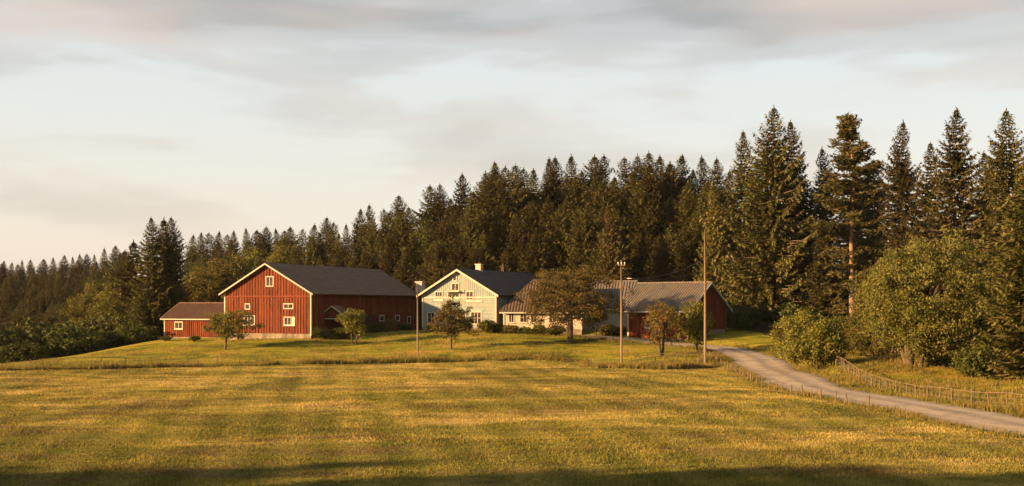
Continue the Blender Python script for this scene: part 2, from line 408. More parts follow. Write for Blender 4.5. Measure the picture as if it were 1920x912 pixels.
def tps(x, y):
    x = np.clip(np.asarray(x, float), -520, 520); y = np.clip(np.asarray(y, float), -400, 1000)
    out = np.empty(x.shape); xf = x.ravel() / 100; yf = y.ravel() / 100; of = out.ravel()
    for s in range(0, len(xf), 20000):
        xs = xf[s:s + 20000]; ys = yf[s:s + 20000]
        d2 = (xs[:, None] - CT[None, :, 0] / 100) ** 2 + (ys[:, None] - CT[None, :, 1] / 100) ** 2
        of[s:s + 20000] = tpsk(d2) @ _W[:_n] + _W[_n] + xs * _W[_n + 1] + ys * _W[_n + 2]
    return of.reshape(x.shape)
def vnoise(x, y, sc, seed=0, octs=3):
    x = np.asarray(x, float); y = np.asarray(y, float); tot = np.zeros(x.shape); amp = 1.0; norm = 0.0
    for o in range(octs):
        r_ = np.random.RandomState(seed * 17 + o); tab = r_.rand(128, 128)
        an = .65 + 1.1 * o + seed; f_ = 1.93 ** o / sc
        u = (x * math.cos(an) + y * math.sin(an)) * f_ + 511.3; v = (-x * math.sin(an) + y * math.cos(an)) * f_ + 377.7
        i = np.floor(u).astype(int); j = np.floor(v).astype(int); fu = u - i; fv = v - j; fu = fu * fu * (3 - 2 * fu); fv = fv * fv * (3 - 2 * fv)
        g = lambda a, b: tab[a % 128, b % 128]
        tot += amp * ((g(i, j) * (1 - fu) + g(i + 1, j) * fu) * (1 - fv) + (g(i, j + 1) * (1 - fu) + g(i + 1, j + 1) * fu) * fv); norm += amp; amp *= .5
    return tot / norm
def und(x, y):
    return 0.26 * (vnoise(x, y, 19, 1, 2) - .5) + 0.12 * (vnoise(x, y, 5.5, 2, 3) - .5)
# road centre line (x, y) and half width, from the farmyard down past the field to beyond the frame
ROAD = [(9.5, 152.0), (15.5, 148.2), (20.5, 143.6), (24.4, 138.0), (26.2, 131.0), (26.3, 124.0), (25.6, 116.0), (24.8, 107.0), (24.2, 97.0), (23.9, 88.0), (24.1, 80.0), (24.9, 72.5), (26.4, 65.0), (29.4, 57.0), (34.5, 49.0), (42.0, 41.5), (54.0, 34.0), (75.0, 26.0)]
def catmull(pts, n=8):
    o = []
    for i in range(len(pts) - 1):
        p0 = Vector(pts[max(i - 1, 0)]); p1 = Vector(pts[i]); p2 = Vector(pts[i + 1]); p3 = Vector(pts[min(i + 2, len(pts) - 1)])
        for k in range(n):
            t = k / n
            o.append(0.5 * ((2 * p1) + (p2 - p0) * t + (2 * p0 - 5 * p1 + 4 * p2 - p3) * t * t + (3 * p1 - p0 - 3 * p2 + p3) * t ** 3))
    o.append(Vector(pts[-1]))
    return o
RC = catmull(ROAD)
RCa = np.array([(p.x, p.y) for p in RC])
RCz = tps(RCa[:, 0], RCa[:, 1])
for _ in range(6): RCz[1:-1] = (RCz[:-2] + RCz[1:-1] + RCz[2:]) / 3
def halfw(i): return 2.75 + 0.25 * math.sin(i * 0.35)
def ground(x, y):
    x = np.asarray(x, float); y = np.asarray(y, float)
    z = tps(x, y) + und(x, y)
    near = (x > 3) & (x < 85) & (y > 18) & (y < 160)
    if near.any():
        xs = x[near]; ys = y[near]
        d2 = (xs[:, None] - RCa[None, :, 0]) ** 2 + (ys[:, None] - RCa[None, :, 1]) ** 2
        j = d2.argmin(1); d = np.sqrt(d2.min(1))
        w = np.clip((5.2 - d) / 2.0, 0, 1); w = w * w * (3 - 2 * w)
        z[near] = z[near] * (1 - w) + (RCz[j] - 0.10) * w
    return z
def gz(x, y): return float(ground(np.array([x]), np.array([y]))[0])

def axis(lo, hi, step, far_lo, far_hi, grow=1.22):
    a = list(np.arange(lo, hi + 1e-6, step)); s = step
    while a[-1] < far_hi: s *= grow; a.append(a[-1] + s)
    s = step
    while a[0] > far_lo: s *= grow; a.insert(0, a[0] - s)
    return np.array(a)
gx = axis(-85, 75, 0.8, -1000, 1000); gy = axis(28, 185, 0.8, -260, 1400)
GX, GY = np.meshgrid(gx, gy)
GZ = ground(GX.ravel(), GY.ravel()).reshape(GX.shape)
me = bpy.data.meshes.new('ground')
nx, ny = len(gx), len(gy)
co = np.stack([GX.ravel(), GY.ravel(), GZ.ravel()], 1)
ii = (np.arange(ny - 1)[:, None] * nx + np.arange(nx - 1)[None, :]).ravel()
quads = np.stack([ii, ii + 1, ii + 1 + nx, ii + nx], 1)
me.vertices.add(len(co)); me.vertices.foreach_set('co', co.astype(np.float32).ravel())
me.loops.add(quads.size); me.loops.foreach_set('vertex_index', quads.astype(np.int32).ravel())
me.polygons.add(len(quads)); me.polygons.foreach_set('loop_start', np.arange(0, quads.size, 4, dtype=np.int32)); me.polygons.foreach_set('loop_total', np.full(len(quads), 4, dtype=np.int32))
me.polygons.foreach_set('use_smooth', np.ones(len(quads), dtype=bool))
me.update(calc_edges=True)
# edge of the mown field (world x -> y); beyond it lies the rough lawn
FE = np.array([(WX(p, 6.4 * F / (y - HY)), 6.4 * F / (y - HY)) for p, y in ((-400, 706), (-150, 700), (0, 697), (150, 693), (300, 690), (450, 688), (600, 686), (800, 684), (1000, 682), (1085, 683.5), (1120, 691), (1250, 694), (1350, 691), (1385, 690))])
def field_edge(x): return np.interp(x, FE[:, 0], FE[:, 1], right=121.0)
def road_d(x, y):
    x = np.atleast_1d(x); y = np.atleast_1d(y)
    r = np.empty(len(x)); j = np.empty(len(x), int)
    for s in range(0, len(x), 20000):
        d2 = (x[s:s + 20000, None] - RCa[None, :, 0]) ** 2 + (y[s:s + 20000, None] - RCa[None, :, 1]) ** 2
        j[s:s + 20000] = d2.argmin(1); r[s:s + 20000] = np.sqrt(d2.min(1))
    return r, j
rcx_at = lambda y: np.interp(y, RCa[::-1, 1], RCa[::-1, 0])
lawn = np.clip((co[:, 1] - field_edge(co[:, 0])) / 2.5 + 0.4, 0, 1)
right = np.clip((co[:, 0] - rcx_at(co[:, 1])) / 2.0 - 0.6, 0, 1) * (co[:, 1] > 20)
lawn = np.maximum(lawn, right)
FOR = np.array([(WX(p, y), y) for p, y in ((-600, 158), (0, 158), (150, 158), (290, 165), (420, 185), (700, 195), (900, 185), (1100, 178), (1340, 166), (1440, 148), (1560, 128), (1700, 110), (1800, 104), (1900, 97), (2200, 80), (2900, 60))])
fl = np.clip((co[:, 1] - np.interp(co[:, 0], FOR[:, 0], FOR[:, 1])) / 4.0, 0, 1)
zone = np.zeros((len(co), 4), dtype=np.float32); zone[:, 0] = lawn; zone[:, 1] = fl; zone[:, 3] = 1
ca = me.color_attributes.new('zone', 'FLOAT_COLOR', 'POINT'); ca.data.foreach_set('color', zone.ravel())
me.materials.append(MATS['ground_mat'])
g_obj = link('ground', me); g_obj['kind'] = 'structure'

mb = MB(); rv = []; rf = []; uv = []
NS = 9
for i, p in enumerate(RC):
    t = (RC[min(i + 1, len(RC) - 1)] - RC[max(i - 1, 0)]).normalized(); nrm = Vector((t.y, -t.x))
    for k in range(NS):
        s = k / (NS - 1) * 2 - 1
        w = halfw(i) + 0.22 * math.sin(i * 1.7 + (3 if s > 0 else 0)) + 0.2 * math.sin(i * 4.1 + s)
        q = p - nrm * s * w * -1
        rut = -0.045 * math.exp(-((abs(s) - 0.5) / 0.14) ** 2)
        rv.append((q.x, q.y, RCz[i] + 0.03 + rut - (0.1 if abs(s) == 1 else 0)))
        uv.append((k / (NS - 1), i))
for i in range(len(RC) - 1):
    for k in range(NS - 1):
        a = i * NS + k
        rf.append((a, a + 1, a + NS + 1, a + NS))
me = bpy.data.meshes.new('gravel_road'); me.from_pydata(rv, [], rf); me.materials.append(MATS['gravel'])
ul = me.uv_layers.new(name='UVMap')
for l in me.loops: ul.data[l.index].uv = uv[l.vertex_index]
me.polygons.foreach_set('use_smooth', [True] * len(me.polygons)); me.update()
road = link('road', me); road['kind'] = 'structure'

# ------------------------------------------------------------------ buildings
class Bld:
    """A building with front at local y=0, x to the right, y into depth; turned so that its right end comes nearer."""
    def __init__(s, name, label, cat, px_right, Y0, th, base_py, px_left=None, W=None):
        s.th = math.radians(th)
        X0 = WX(px_right, Y0)
        c, sn = math.cos(s.th), math.sin(s.th)
        if W is None:
            k = (px_left - 960) / F
            W = (X0 - k * Y0) / (c + k * sn)
        s.W = W
        s.o = Vector((X0 - c * W / 2, Y0 + sn * W / 2, WZ(base_py, Y0)))
        s.ux = Vector((c, -sn, 0)); s.uy = Vector((sn, c, 0))
        s.e = empty(name, s.o, -s.th); tag(s.e, label, cat)
    def front(s, px, py, y=0.0):
        """local (x, z) where the sight line through a photo pixel meets the plane local y = const"""
        d = Vector(((px - 960) / F, 1, -(py - HY) / F)); c = Vector((0, 0, CZ))
        t = (s.o + s.uy * y - c).dot(s.uy) / d.dot(s.uy)
        q = c + d * t - s.o
        return q.dot(s.ux), q.z
    def side(s, px, py, x):
        d = Vector(((px - 960) / F, 1, -(py - HY) / F)); c = Vector((0, 0, CZ))
        t = (s.o + s.ux * x - c).dot(s.ux) / d.dot(s.ux)
        q = c + d * t - s.o
        return q.dot(s.uy), q.z

def face_xf(kind, at):
    """(u, w, out) -> local: the front face (y = at, looking -y) or the right side (x = at, looking +x)"""
    if kind == 'front': return lambda u, w, n: (u, at - n, w)
    return lambda u, w, n: (at + n, u, w)
def fbox(mb, xf, u0, u1, w0, w1, n0, n1):
    a = xf(u0, w0, n0); b = xf(u1, w1, n1)
    return mb.box(min(a[0], b[0]), max(a[0], b[0]), min(a[1], b[1]), max(a[1], b[1]), min(a[2], b[2]), max(a[2], b[2]))
def window(B, xf, u0, u1, w0, w1, cols=2, rows=1, frame='cream_trim', fw=0.13, sill=True, name='window', bars=0.07, broken=()):
    mb = MB()
    fbox(mb, xf, u0 - fw, u0, w0 - fw, w1 + fw, 0.003, 0.085)
    fbox(mb, xf, u1, u1 + fw, w0 - fw, w1 + fw, 0.003, 0.085)
    fbox(mb, xf, u0, u1, w1, w1 + fw, 0.003, 0.083)
    fbox(mb, xf, u0, u1, w0 - fw, w0, 0.003, 0.083)
    for c in range(1, cols):
        u = u0 + (u1 - u0) * c / cols; fbox(mb, xf, u - bars / 2, u + bars / 2, w0, w1, 0.003, 0.072)
    for r in range(1, rows):
        w = w0 + (w1 - w0) * r / rows
        for c in range(cols):
            a = u0 + (u1 - u0) * c / cols + (bars / 2 if c else 0); b_ = u0 + (u1 - u0) * (c + 1) / cols - (bars / 2 if c < cols - 1 else 0)
            fbox(mb, xf, a, b_, w - bars * 0.35, w + bars * 0.35, 0.003, 0.066)
    o = mb.build(name, frame, B.e)
    for c in range(cols):
        for r in range(rows):
            a = u0 + (u1 - u0) * c / cols + (bars / 2 if c else 0); b_ = u0 + (u1 - u0) * (c + 1) / cols - (bars / 2 if c < cols - 1 else 0)
            d = w0 + (w1 - w0) * r / rows + (bars * .35 if r else 0); e = w0 + (w1 - w0) * (r + 1) / rows - (bars * .35 if r < rows - 1 else 0)
            p = MB(); fbox(p, xf, a, b_, d, e, 0.005, 0.02)
            p.build('pane', 'glass' if (c, r) not in broken else frame, o)
    if sill:
        s = MB(); fbox(s, xf, u0 - fw - 0.06, u1 + fw + 0.06, w0 - fw - 0.06, w0 - fw, 0.003, 0.16); s.build('sill', frame, o)
    return o
def battens(B, xf, u0, u1, top, bottom, pitch, holes, mat, seed=1, wdt=0.12, proud=0.06, name='board_cladding', step=None):
    """vertical cover strips over the joints of the boards; top(u) gives the upper end; interrupted at windows"""
    rnd = random.Random(seed); mb = MB(); u = u0 + pitch / 2
    while u < u1:
        segs = [(bottom, top(u))]
        for (a, b, c, d) in holes:
            if a - 0.02 < u + wdt / 2 and u - wdt / 2 < b + 0.02:
                ns = []
                for lo, hi in segs:
                    if d <= lo or c >= hi: ns.append((lo, hi)); continue
                    if c > lo: ns.append((lo, c))
                    if d < hi: ns.append((d, hi))
                segs = ns
        for lo, hi in segs:
            if hi - lo > 0.08:
                pr = proud * rnd.uniform(0.75, 1.25); w = wdt * rnd.uniform(0.85, 1.15); j = rnd.uniform(-.012, .012)
                fbox(mb, xf, u - w / 2 + j, u + w / 2 + j, lo + rnd.uniform(0, .03), hi - 0.01, 0.002, pr)
        u += pitch * rnd.uniform(0.97, 1.03)
    o = mb.build(name, mat, B.e); o['kind'] = 'stuff'
    return o
def laps(B, xf, u0, u1, w0, w1, pitch, holes, mat, seed=1, name='weatherboarding'):
    """horizontal lapped boards, cut at openings"""
    rnd = random.Random(seed); mb = MB(); w = w0
    while w < w1 - 0.05:
        hi = min(w + pitch - 0.012, w1)
        segs = [(u0, u1)]
        for (a, b, c, d) in holes:
            if c < hi and w < d:
                ns = []
                for lo, h2 in segs:
                    if b <= lo or a >= h2: ns.append((lo, h2)); continue
                    if a > lo: ns.append((lo, a))
                    if b < h2: ns.append((b, h2))
                segs = ns
        for lo, h2 in segs:
            if h2 - lo > 0.05: fbox(mb, xf, lo, h2, w, hi, 0.002, 0.022 + rnd.uniform(0, 0.012))
        w += pitch
    o = mb.build(name, mat, B.e); o['kind'] = 'stuff'
    return o

def roof_y(B, W, L, he, hr, ov, og, mat, t=0.14, pitch=0.62, seed=0):
    """gable roof, ridge along local y: two slabs with slate courses, ridge cap"""
    rnd = random.Random(seed)
    sl = (hr - he) / (W / 2)
    for s in (-1, 1):
        xe = s * (W / 2 + ov); ze = he - sl * ov
        n = Vector((s * sl, 0, 1)).normalized()
        mb = MB()
        a = Vector((0.0 + s * 0.002, -og, hr + 0.06)); b = Vector((xe, -og, ze + 0.06))
        mb.prism([a, b, b + n * t, a + n * t], (0, L + 2 * og, 0))
        r = mb.build('roof_slope', mat, B.e)
        mb = MB(); ln = (b - a).length; k = int(ln / pitch); d = (b - a) / ln
        for i in range(k):
            c0 = a + d * (ln * i / k); c1 = a + d * (ln * (i + 1) / k + 0.03)
            y = -og
            while y < L + og - 0.01:
                y2 = min(y + rnd.uniform(2.2, 4.5), L + og)
                h = rnd.uniform(0.012, 0.03)
                mb.prism([c0 + n * (t + .001), c1 + n * (t + .001), c1 + n * (t + h + 0.02), c0 + n * (t + h * 0.4)], Vector((0, y2 - y - 0.02, 0)))
                for q in range(len(mb.v) - 8, len(mb.v)): mb.v[q] = (mb.v[q][0], mb.v[q][1] + y + og, mb.v[q][2])
                y = y2
        o = mb.build('slate_course', mat, r); o['kind'] = 'stuff'
    mb = MB(); mb.prism([(-.2, -og - .02, hr + t + .02 - .2 * sl), (0, -og - .02, hr + t + .10), (.2, -og - .02, hr + t + .02 - .2 * sl), (.2, -og - .02, hr + t + .07 - .2 * sl), (0, -og - .02, hr + t + .16), (-.2, -og - .02, hr + t + .07 - .2 * sl)], (0, L + 2 * og + .04, 0))
    mb.build('ridge_cap', mat, B.e)
def barge(B, W, he, hr, ov, y, mat='cream_trim', w=0.15, t=0.07):
    sl = (hr - he) / (W / 2)
    for s in (-1, 1):
        xe = s * (W / 2 + ov + 0.05); ze = hr - sl * abs(xe)
        mb = MB(); mb.prism([(s * 0.002, y, hr + .22), (xe, y, ze + .22), (xe, y, ze + .22 - w - .05), (s * 0.002, y, hr + .22 - w - .05)], (0, -t, 0))
        mb.build('barge_board', mat, B.e)
def roof_x(B, x0, x1, D, he, hr, ov, og, mat, t=0.10, rib=0.40, hipl=0.0, seed=0, rh=.095, ovb=None):
    """gable roof, ridge along local x, with tile rolls running down the slopes; hipl > 0 slopes the left end too"""
    rnd = random.Random(seed)
    sl = (hr - he) / (D / 2)
    for s in (-1, 1):
        ye = D / 2 + s * (D / 2 + ov); ze = he - sl * ov
        n = Vector((0, s * sl, 1)).normalized()
        L0, L1 = x0 - og, x1 + og
        ri = L0 + hipl
        a0 = Vector((ri, D / 2 + s * .002, hr + .05)); a1 = Vector((L1, D / 2 + s * .002, hr + .05)); b0 = Vector((L0, ye, ze + .05)); b1 = Vector((L1, ye, ze + .05))
        mb = MB(); mb.prism([a0, a1, b1, b0], n * t)
        r = mb.build('roof_slope', mat, B.e)
        mb = MB(); x = L0 + 0.1
        while x < L1 - .05:
            f = 1.0 if hipl <= 0 or x > ri else max(0.03, (x - L0) / hipl)      # how far up this roll reaches
            lo = Vector((x, ye, ze + .05)); hi = Vector((x, D / 2 + s * .002, hr + .05)); hi = lo + (hi - lo) * f
            k = max(1, int((hi - lo).length / 0.42))
            for i in range(k):
                p = lo + (hi - lo) * (i / k); q = lo + (hi - lo) * ((i + 1) / k); j = rnd.uniform(-.012, .012)
                w = rib * 0.30
                e = (q - p)
                mb.add([p + Vector((-w + j, 0, 0)) + n * (t + .002), p + Vector((w + j, 0, 0)) + n * (t + .002), p + Vector((w * .55 + j, 0, 0)) + n * (t + rh), p + Vector((-w * .55 + j, 0, 0)) + n * (t + rh),
                        q + Vector((-w + j, 0, 0)) + n * (t + .002), q + Vector((w + j, 0, 0)) + n * (t + .002), q + Vector((w * .55 + j, 0, 0)) + n * (t + rh - .025), q + Vector((-w * .55 + j, 0, 0)) + n * (t + rh - .025)],
                       [(0, 1, 2, 3), (3, 2, 6, 7), (1, 5, 6, 2), (0, 3, 7, 4), (4, 7, 6, 5)])
            x += rib
        o = mb.build('roof_tiles', mat, r); o['kind'] = 'stuff'
    mb = MB(); y = D / 2
    x = x0 - og + hipl
    while x < x1 + og - .05:
        x2 = min(x + .4, x1 + og)
        mb.tube([(x, y, hr + t + .06), (x2 - .01, y, hr + t + .075)], [.13, .15], 8); x = x2
    mb.build('ridge_cap', mat, B.e)
    if hipl > 0:
        mb = MB(); p = Vector((x0 - og, -ov, he - sl * ov + .05)); q = Vector((x0 - og, D + ov, he - sl * ov + .05)); r = Vector((x0 - og + hipl, D / 2, hr + .05))
        mb.prism([p, q, r], (0.02, 0, 0.10)); mb.build('hip_slope', mat, B.e)
        for a in (p, q):
            mb = MB(); mb.tube([a + Vector((0, 0, .13)), r + Vector((0, 0, .15))], [.12, .12], 6); mb.build('hip_cap', mat, B.e)
def fascia(B, x0, x1, y, z, mat='cream_trim', h=0.2):
    mb = MB(); mb.box(x0, x1, y - .05, y - .003, z - h, z); return mb.build('fascia_board', mat, B.e)

# ---- the red barn
B = Bld('red_barn', 'big red timber barn with cream trimmed gable and dark slate roof', 'barn', 583, 150, 22, 637, px_left=422)
W = B.W; L = 30.0
_, he = B.front(583, 553); hr = B.front(507, 497)[1]
he = (he + 0.25); x0, x1 = -W / 2, W / 2
fz = B.front(540, 626)[1]
xf = face_xf('front', 0); xs = face_xf('side', x1)
mb = MB(); mb.prism([(x0, 0, fz), (x1, 0, fz), (x1, 0, he), (0, 0, hr), (x0, 0, he)], (0, L, 0)); mb.build('wall', 'red_paint', B.e)
mb = MB(); mb.box(x0 - .05, x1 + .05, -.05, L + .05, -1.2, fz - .003); mb.build('stone_foundation', 'stone', B.e)
def wpx(Bx, xa, ya, xb, yb): 
    a = Bx.front(xa, ya); b_ = Bx.front(xb, yb); return (a[0], b_[0], b_[1], a[1])
wins = [wpx(B, 500, 520, 512, 536), wpx(B, 459, 593, 477, 608), wpx(B, 534, 596, 552, 609), wpx(B, 461, 571, 468, 579), wpx(B, 533, 571, 549, 578)]
gap = 0.14
holes = [(a - gap, b_ + gap, c - gap - .07, d + gap) for a, b_, c, d in wins]
zb = B.front(500, 556)[1]
top = lambda u: hr - (hr - he) / (W / 2) * abs(u) - 0.02
battens(B, xf, x0 + .16, x1 - .16, lambda u: zb - .08, fz + .01, 0.43, holes, 'red_batten', 3)
battens(B, xf, x0 + .16, x1 - .16, lambda u: top(u), zb + .1, 0.43, holes, 'red_batten', 4)
mb = MB(); mb.box(x0 + .15, x1 - .15, -.05, -.003, zb - .07, zb + .08); mb.build('belt_board', 'red_batten', B.e)
window(B, xf, *wins[0], cols=2, rows=1, sill=False)
window(B, xf, *wins[1], cols=3, rows=1)
window(B, xf, *wins[2], cols=3, rows=1, broken=((2, 0),))
window(B, xf, *wins[3], cols=1, rows=1, sill=False, broken=())
window(B, xf, *wins[4], cols=2, rows=1, sill=False)
side_w = []
for (xa, ya, xb, yb) in ((712, 593, 719, 601), (741, 593, 748, 601), (764, 595, 769, 606)):
    a = B.side(xa, ya, x1); b_ = B.side(xb, yb, x1); side_w.append((a[0], b_[0], b_[1], a[1]))
sh = [(a - .16, b_ + .16, c - .2, d + .16) for a, b_, c, d in side_w]
dz = B.side(700, 630, x1)[1]
door_u = (B.side(684, 620, x1)[0], B.side(702, 620, x1)[0])
sh.append((door_u[0] - .05, door_u[1] + .05, 0, 3.1))
battens(B, xs, .16, L - .16, lambda u: he - .03, fz * .55, 0.40, sh, 'red_batten', 5)
for k, w_ in enumerate(side_w): window(B, xs, *w_, cols=1, rows=1, sill=False, frame='grey_white')
mb = MB(); fbox(mb, xs, door_u[0], door_u[1], fz * .4, 3.0, .004, .06); dr = mb.build('door', 'dark_wood', B.e)
mb = MB(); fbox(mb, xs, door_u[1] - .5, door_u[1] - .4, 1.5, 1.8, .061, .12); mb.build('handle', 'wire_metal', dr)
mb = MB()
for u in (door_u[0] + .2, (door_u[0] + door_u[1]) / 2, door_u[1] - .7): fbox(mb, xs, u, u + .12, fz * .45, 2.9, .061, .09)
mb.build('brace', 'dark_wood', dr)
for sx in (x0, x1):
    mb = MB(); mb.box(sx - .09, sx + .09, -.09, .12, fz - .25, he - .05); mb.build('corner_board', 'cream_trim', B.e)
roof_y(B, W, L, he, hr, .55, .55, 'slate', seed=1)
barge(B, W, he, hr, .55, -.555)
BARN = B; BW = W; BL = L; Bhe = he

# ---- the low shed leaning on the barn's far corner
S = Bld('low_red_shed', 'low red shed with brownish tiled roof built against the barn corner', 'shed', 424, 157.5, 22, 637, px_left=309)
W = S.W; D = 7.0; x0, x1 = -W / 2, W / 2
he = S.front(360, 598)[1] + .12; hr = S.front(380, 571, 3.5)[1]
fz = S.front(330, 632)[1]
mb = MB(); mb.prism([(x0, 0, fz), (x0, D, fz), (x0, D, he), (x0, D / 2, hr - .02), (x0, 0, he)], (W - .12, 0, 0)); mb.build('wall', 'red_paint', S.e)
mb = MB(); mb.box(x0 - .05, x1 - .2, -.06, D + .05, -1.3, fz - .003); mb.build('stone_foundation', 'stone', S.e)
ws = wpx(S, 329, 605, 342, 616)
battens(S, face_xf('front', 0), x0 + .15, x1 - .15, lambda u: he - .03, fz + .01, .34, [(ws[0] - .15, ws[1] + .15, ws[2] - .22, ws[3] + .15)], 'red_batten', 8)
window(S, face_xf('front', 0), *ws, cols=2, rows=1)
roof_x(S, x0, x1 - .5, D, he, hr, .45, .35, 'red_tile', seed=3)
fascia(S, x0 - .35, x1 - .2, -.45, he - (hr - he) / (D / 2) * .45 + .1, h=.14)
mb = MB(); mb.box(x0 - .08, x0 + .06, -.08, .08, fz, he - .12); mb.build('corner_board', 'cream_trim', S.e)
sl = (hr - he) / (D / 2)
for s in (-1, 1):
    ye = D / 2 + s * (D / 2 + .5)
    mb = MB(); mb.prism([(x0 - .36, D / 2 + s * .002, hr + .2), (x0 - .36, ye, hr - sl * (D / 2 + .5) + .2), (x0 - .36, ye, hr - sl * (D / 2 + .5)), (x0 - .36, D / 2 + s * .002, hr)], (-.06, 0, 0)); mb.build('barge_board', 'cream_trim', S.e)

# ---- the pale two-storey farmhouse
H = Bld('pale_farmhouse', 'weathered pale green white timber farmhouse with dark roof and cream gable boards', 'house', 930, 157, 26, 620, px_left=793)
W = H.W; L = 23.0; x0, x1 = -W / 2, W / 2
he = H.front(930, 553)[1] + .1; hr = H.front(852, 508)[1]
xf = face_xf('front', 0); xs = face_xf('side', x1)
mb = MB(); mb.prism([(x0, 0, .35), (x1, 0, .35), (x1, 0, he), (0, 0, hr), (x0, 0, he)], (0, L, 0)); mb.build('wall', 'teal_white', H.e)
mb = MB(); mb.box(x0 - .06, x1 + .06, -.06, L + .06, -1.3, .347); mb.build('stone_foundation', 'stone', H.e)
zb = H.front(860, 558)[1]
wl = {'attic': wpx(H, 850.5, 518, 855.5, 526), 'upper': wpx(H, 848, 532.5, 860, 544), 'upleft': wpx(H, 817, 548, 829, 556), 'upright': wpx(H, 875, 547.5, 887, 562),
      'lowleft': wpx(H, 803, 587, 815, 606), 'lowmid': wpx(H, 826, 587, 839, 606), 'lowright': wpx(H, 884, 586, 902, 607), 'balcony': wpx(H, 841, 550, 861, 559)}
holes = [(a - .14, b_ + .14, c - .21, d + .14) for a, b_, c, d in wl.values()]
dw = wpx(H, 860, 585, 873, 619); dw = (dw[0], dw[1], .36, dw[3])
holes.append((dw[0] - .16, dw[1] + .16, .3, dw[3] + .16))
top = lambda u: hr - (hr - he) / (W / 2) * abs(u) - 0.02
battens(H, xf, x0 + .16, x1 - .16, top, zb + .1, .32, holes, 'teal_board', 11, .06, .03)
laps(H, xf, x0 + .12, x1 - .12, .38, zb - .1, .24, holes, 'teal_board', 12)
mb = MB(); mb.box(x0 + .1, x1 - .1, -.07, -.003, zb - .09, zb + .09); mb.build('belt_board', 'cream_trim', H.e)
window(H, xf, *wl['attic'], cols=1, rows=1, sill=False)
window(H, xf, *wl['upper'], cols=2, rows=1)
window(H, xf, *wl['upleft'], cols=3, rows=1)
window(H, xf, *wl['upright'], cols=2, rows=1)
window(H, xf, *wl['balcony'], cols=3, rows=1, name='loggia_window')
window(H, xf, *wl['lowleft'], cols=2, rows=2)
window(H, xf, *wl['lowmid'], cols=2, rows=2)
window(H, xf, *wl['lowright'], cols=3, rows=2)
# attic surround, door, hood boards
a = wl['attic']
mb = MB(); mb.prism([(a[0] - .35, -.03, a[3] + .15), (a[1] + .35, -.03, a[3] + .15), ((a[0] + a[1]) / 2, -.03, a[3] + .75)], (0, -.06, 0)); mb.build('attic_pediment', 'cream_trim', H.e)
mb = MB(); fbox(mb, xf, dw[0], dw[1], dw[2], dw[3], .004, .06); dr = mb.build('door', 'dark_wood', H.e)
mb = MB(); fbox(mb, xf, dw[0] - .15, dw[0], dw[2], dw[3] + .15, .004, .1); fbox(mb, xf, dw[1], dw[1] + .15, dw[2], dw[3] + .15, .004, .1); fbox(mb, xf, dw[0], dw[1], dw[3], dw[3] + .15, .004, .098); mb.build('door_frame', 'cream_trim', dr)
mb = MB(); fbox(mb, xf, dw[1] - .18, dw[1] - .12, 1.3, 1.45, .061, .12); mb.build('handle', 'wire_metal', dr)
sb = wpx(H, 814, 561, 832, 565)
mb = MB(); mb.box(sb[0], sb[1], -.12, -.036, sb[2], sb[3]); mb.build('hood_board', 'cream_trim', H.e)
sb = wpx(H, 875, 564, 905, 567)
mb = MB(); mb.box(sb[0], sb[1], -.12, -.036, sb[2], sb[3]); mb.build('hood_board', 'cream_trim', H.e)
bx = wl['balcony']
mb = MB(); mb.box(bx[0] - .3, bx[1] + .3, -.75, -.10, bx[3] + .15, bx[3] + .24); mb.build('balcony_floor', 'cream_trim', H.e)
for k in range(5):
    x = bx[0] - .25 + (bx[1] - bx[0] + .5) * k / 4
    mb = MB(); mb.box(x - .03, x + .03, -.72, -.66, bx[3] + .24, bx[3] + .62); mb.build('baluster', 'cream_trim', H.e)
for sx in (x0, x1):
    mb = MB(); mb.box(sx - .1, sx + .1, -.1, .12, .3, he - .05); mb.build('corner_board', 'cream_trim', H.e)
roof_y(H, W, L, he, hr, .6, .6, 'slate_dark', seed=5)
barge(H, W, he, hr, .6, -.605, w=.24)
def chimney(Bx, x, y, z0, z1, w, mat='brick_white'):
    mb = MB(); mb.box(x - w, x + w, y - w, y + w, z0, z1); c = mb.build('chimney', mat, Bx.e)
    mb = MB(); mb.box(x - w - .09, x + w + .09, y - w - .09, y + w + .09, z1 + .002, z1 + .16); mb.build('chimney_cap', mat, c)
    mb = MB(); mb.tube([(x, y, z1 + .16), (x, y, z1 + .5)], [.14, .13], 8); mb.build('flue', 'dark_wood', c)
chimney(H, 0.0, 6.0, hr - 1, hr + .95, .40)
_cx, _cz = BARN.front(788, 530, BL + .9)
chimney(BARN, _cx, BL + .9, _cz - 1.5, _cz, .55)
MB().box(_cx - .5, _cx + .5, BL + .42, BL + 1.38, -1.0, _cz - 1.503).build('chimney_base', 'dark_wood', BARN.e)
chimney(H, 0.0, 13.5, hr - .8, hr + .95, .26, 'dark_wood')

# ---- the low cream wing
A = Bld('cream_house_wing', 'low cream wing with brown tiled hipped roof beside the pale farmhouse', 'house', 1090, 155.5, 9, 622, px_left=945)
W = A.W; D = 8.4; x0, x1 = -W / 2, W / 2
he = A.front(960, 580)[1]; hr = A.front(1000, 527, D / 2)[1] - .1
xf = face_xf('front', 0)
mb = MB(); mb.box(x0, x1, 0, D, .3, he); mb.build('wall', 'cream_wall', A.e)
mb = MB(); mb.prism([(x1 - .05, .02, he - .01), (x1 - .05, D - .02, he - .01), (x1 - .05, D / 2, hr - .05)], (-.2, 0, 0)); mb.build('gable_wall', 'cream_wall', A.e)
mb = MB(); mb.box(x0 - .05, x1 + .05, -.05, D + .05, -1.2, .297); mb.build('stone_foundation', 'stone', A.e)
wl = [wpx(A, 955, 587, 963, 604), wpx(A, 976, 587, 987, 604), wpx(A, 996, 588, 1006, 604), wpx(A, 1030, 588, 1042, 604), wpx(A, 1058, 588, 1070, 604)]
holes = [(a - .16, b_ + .16, c - .24, d + .16) for a, b_, c, d in wl]
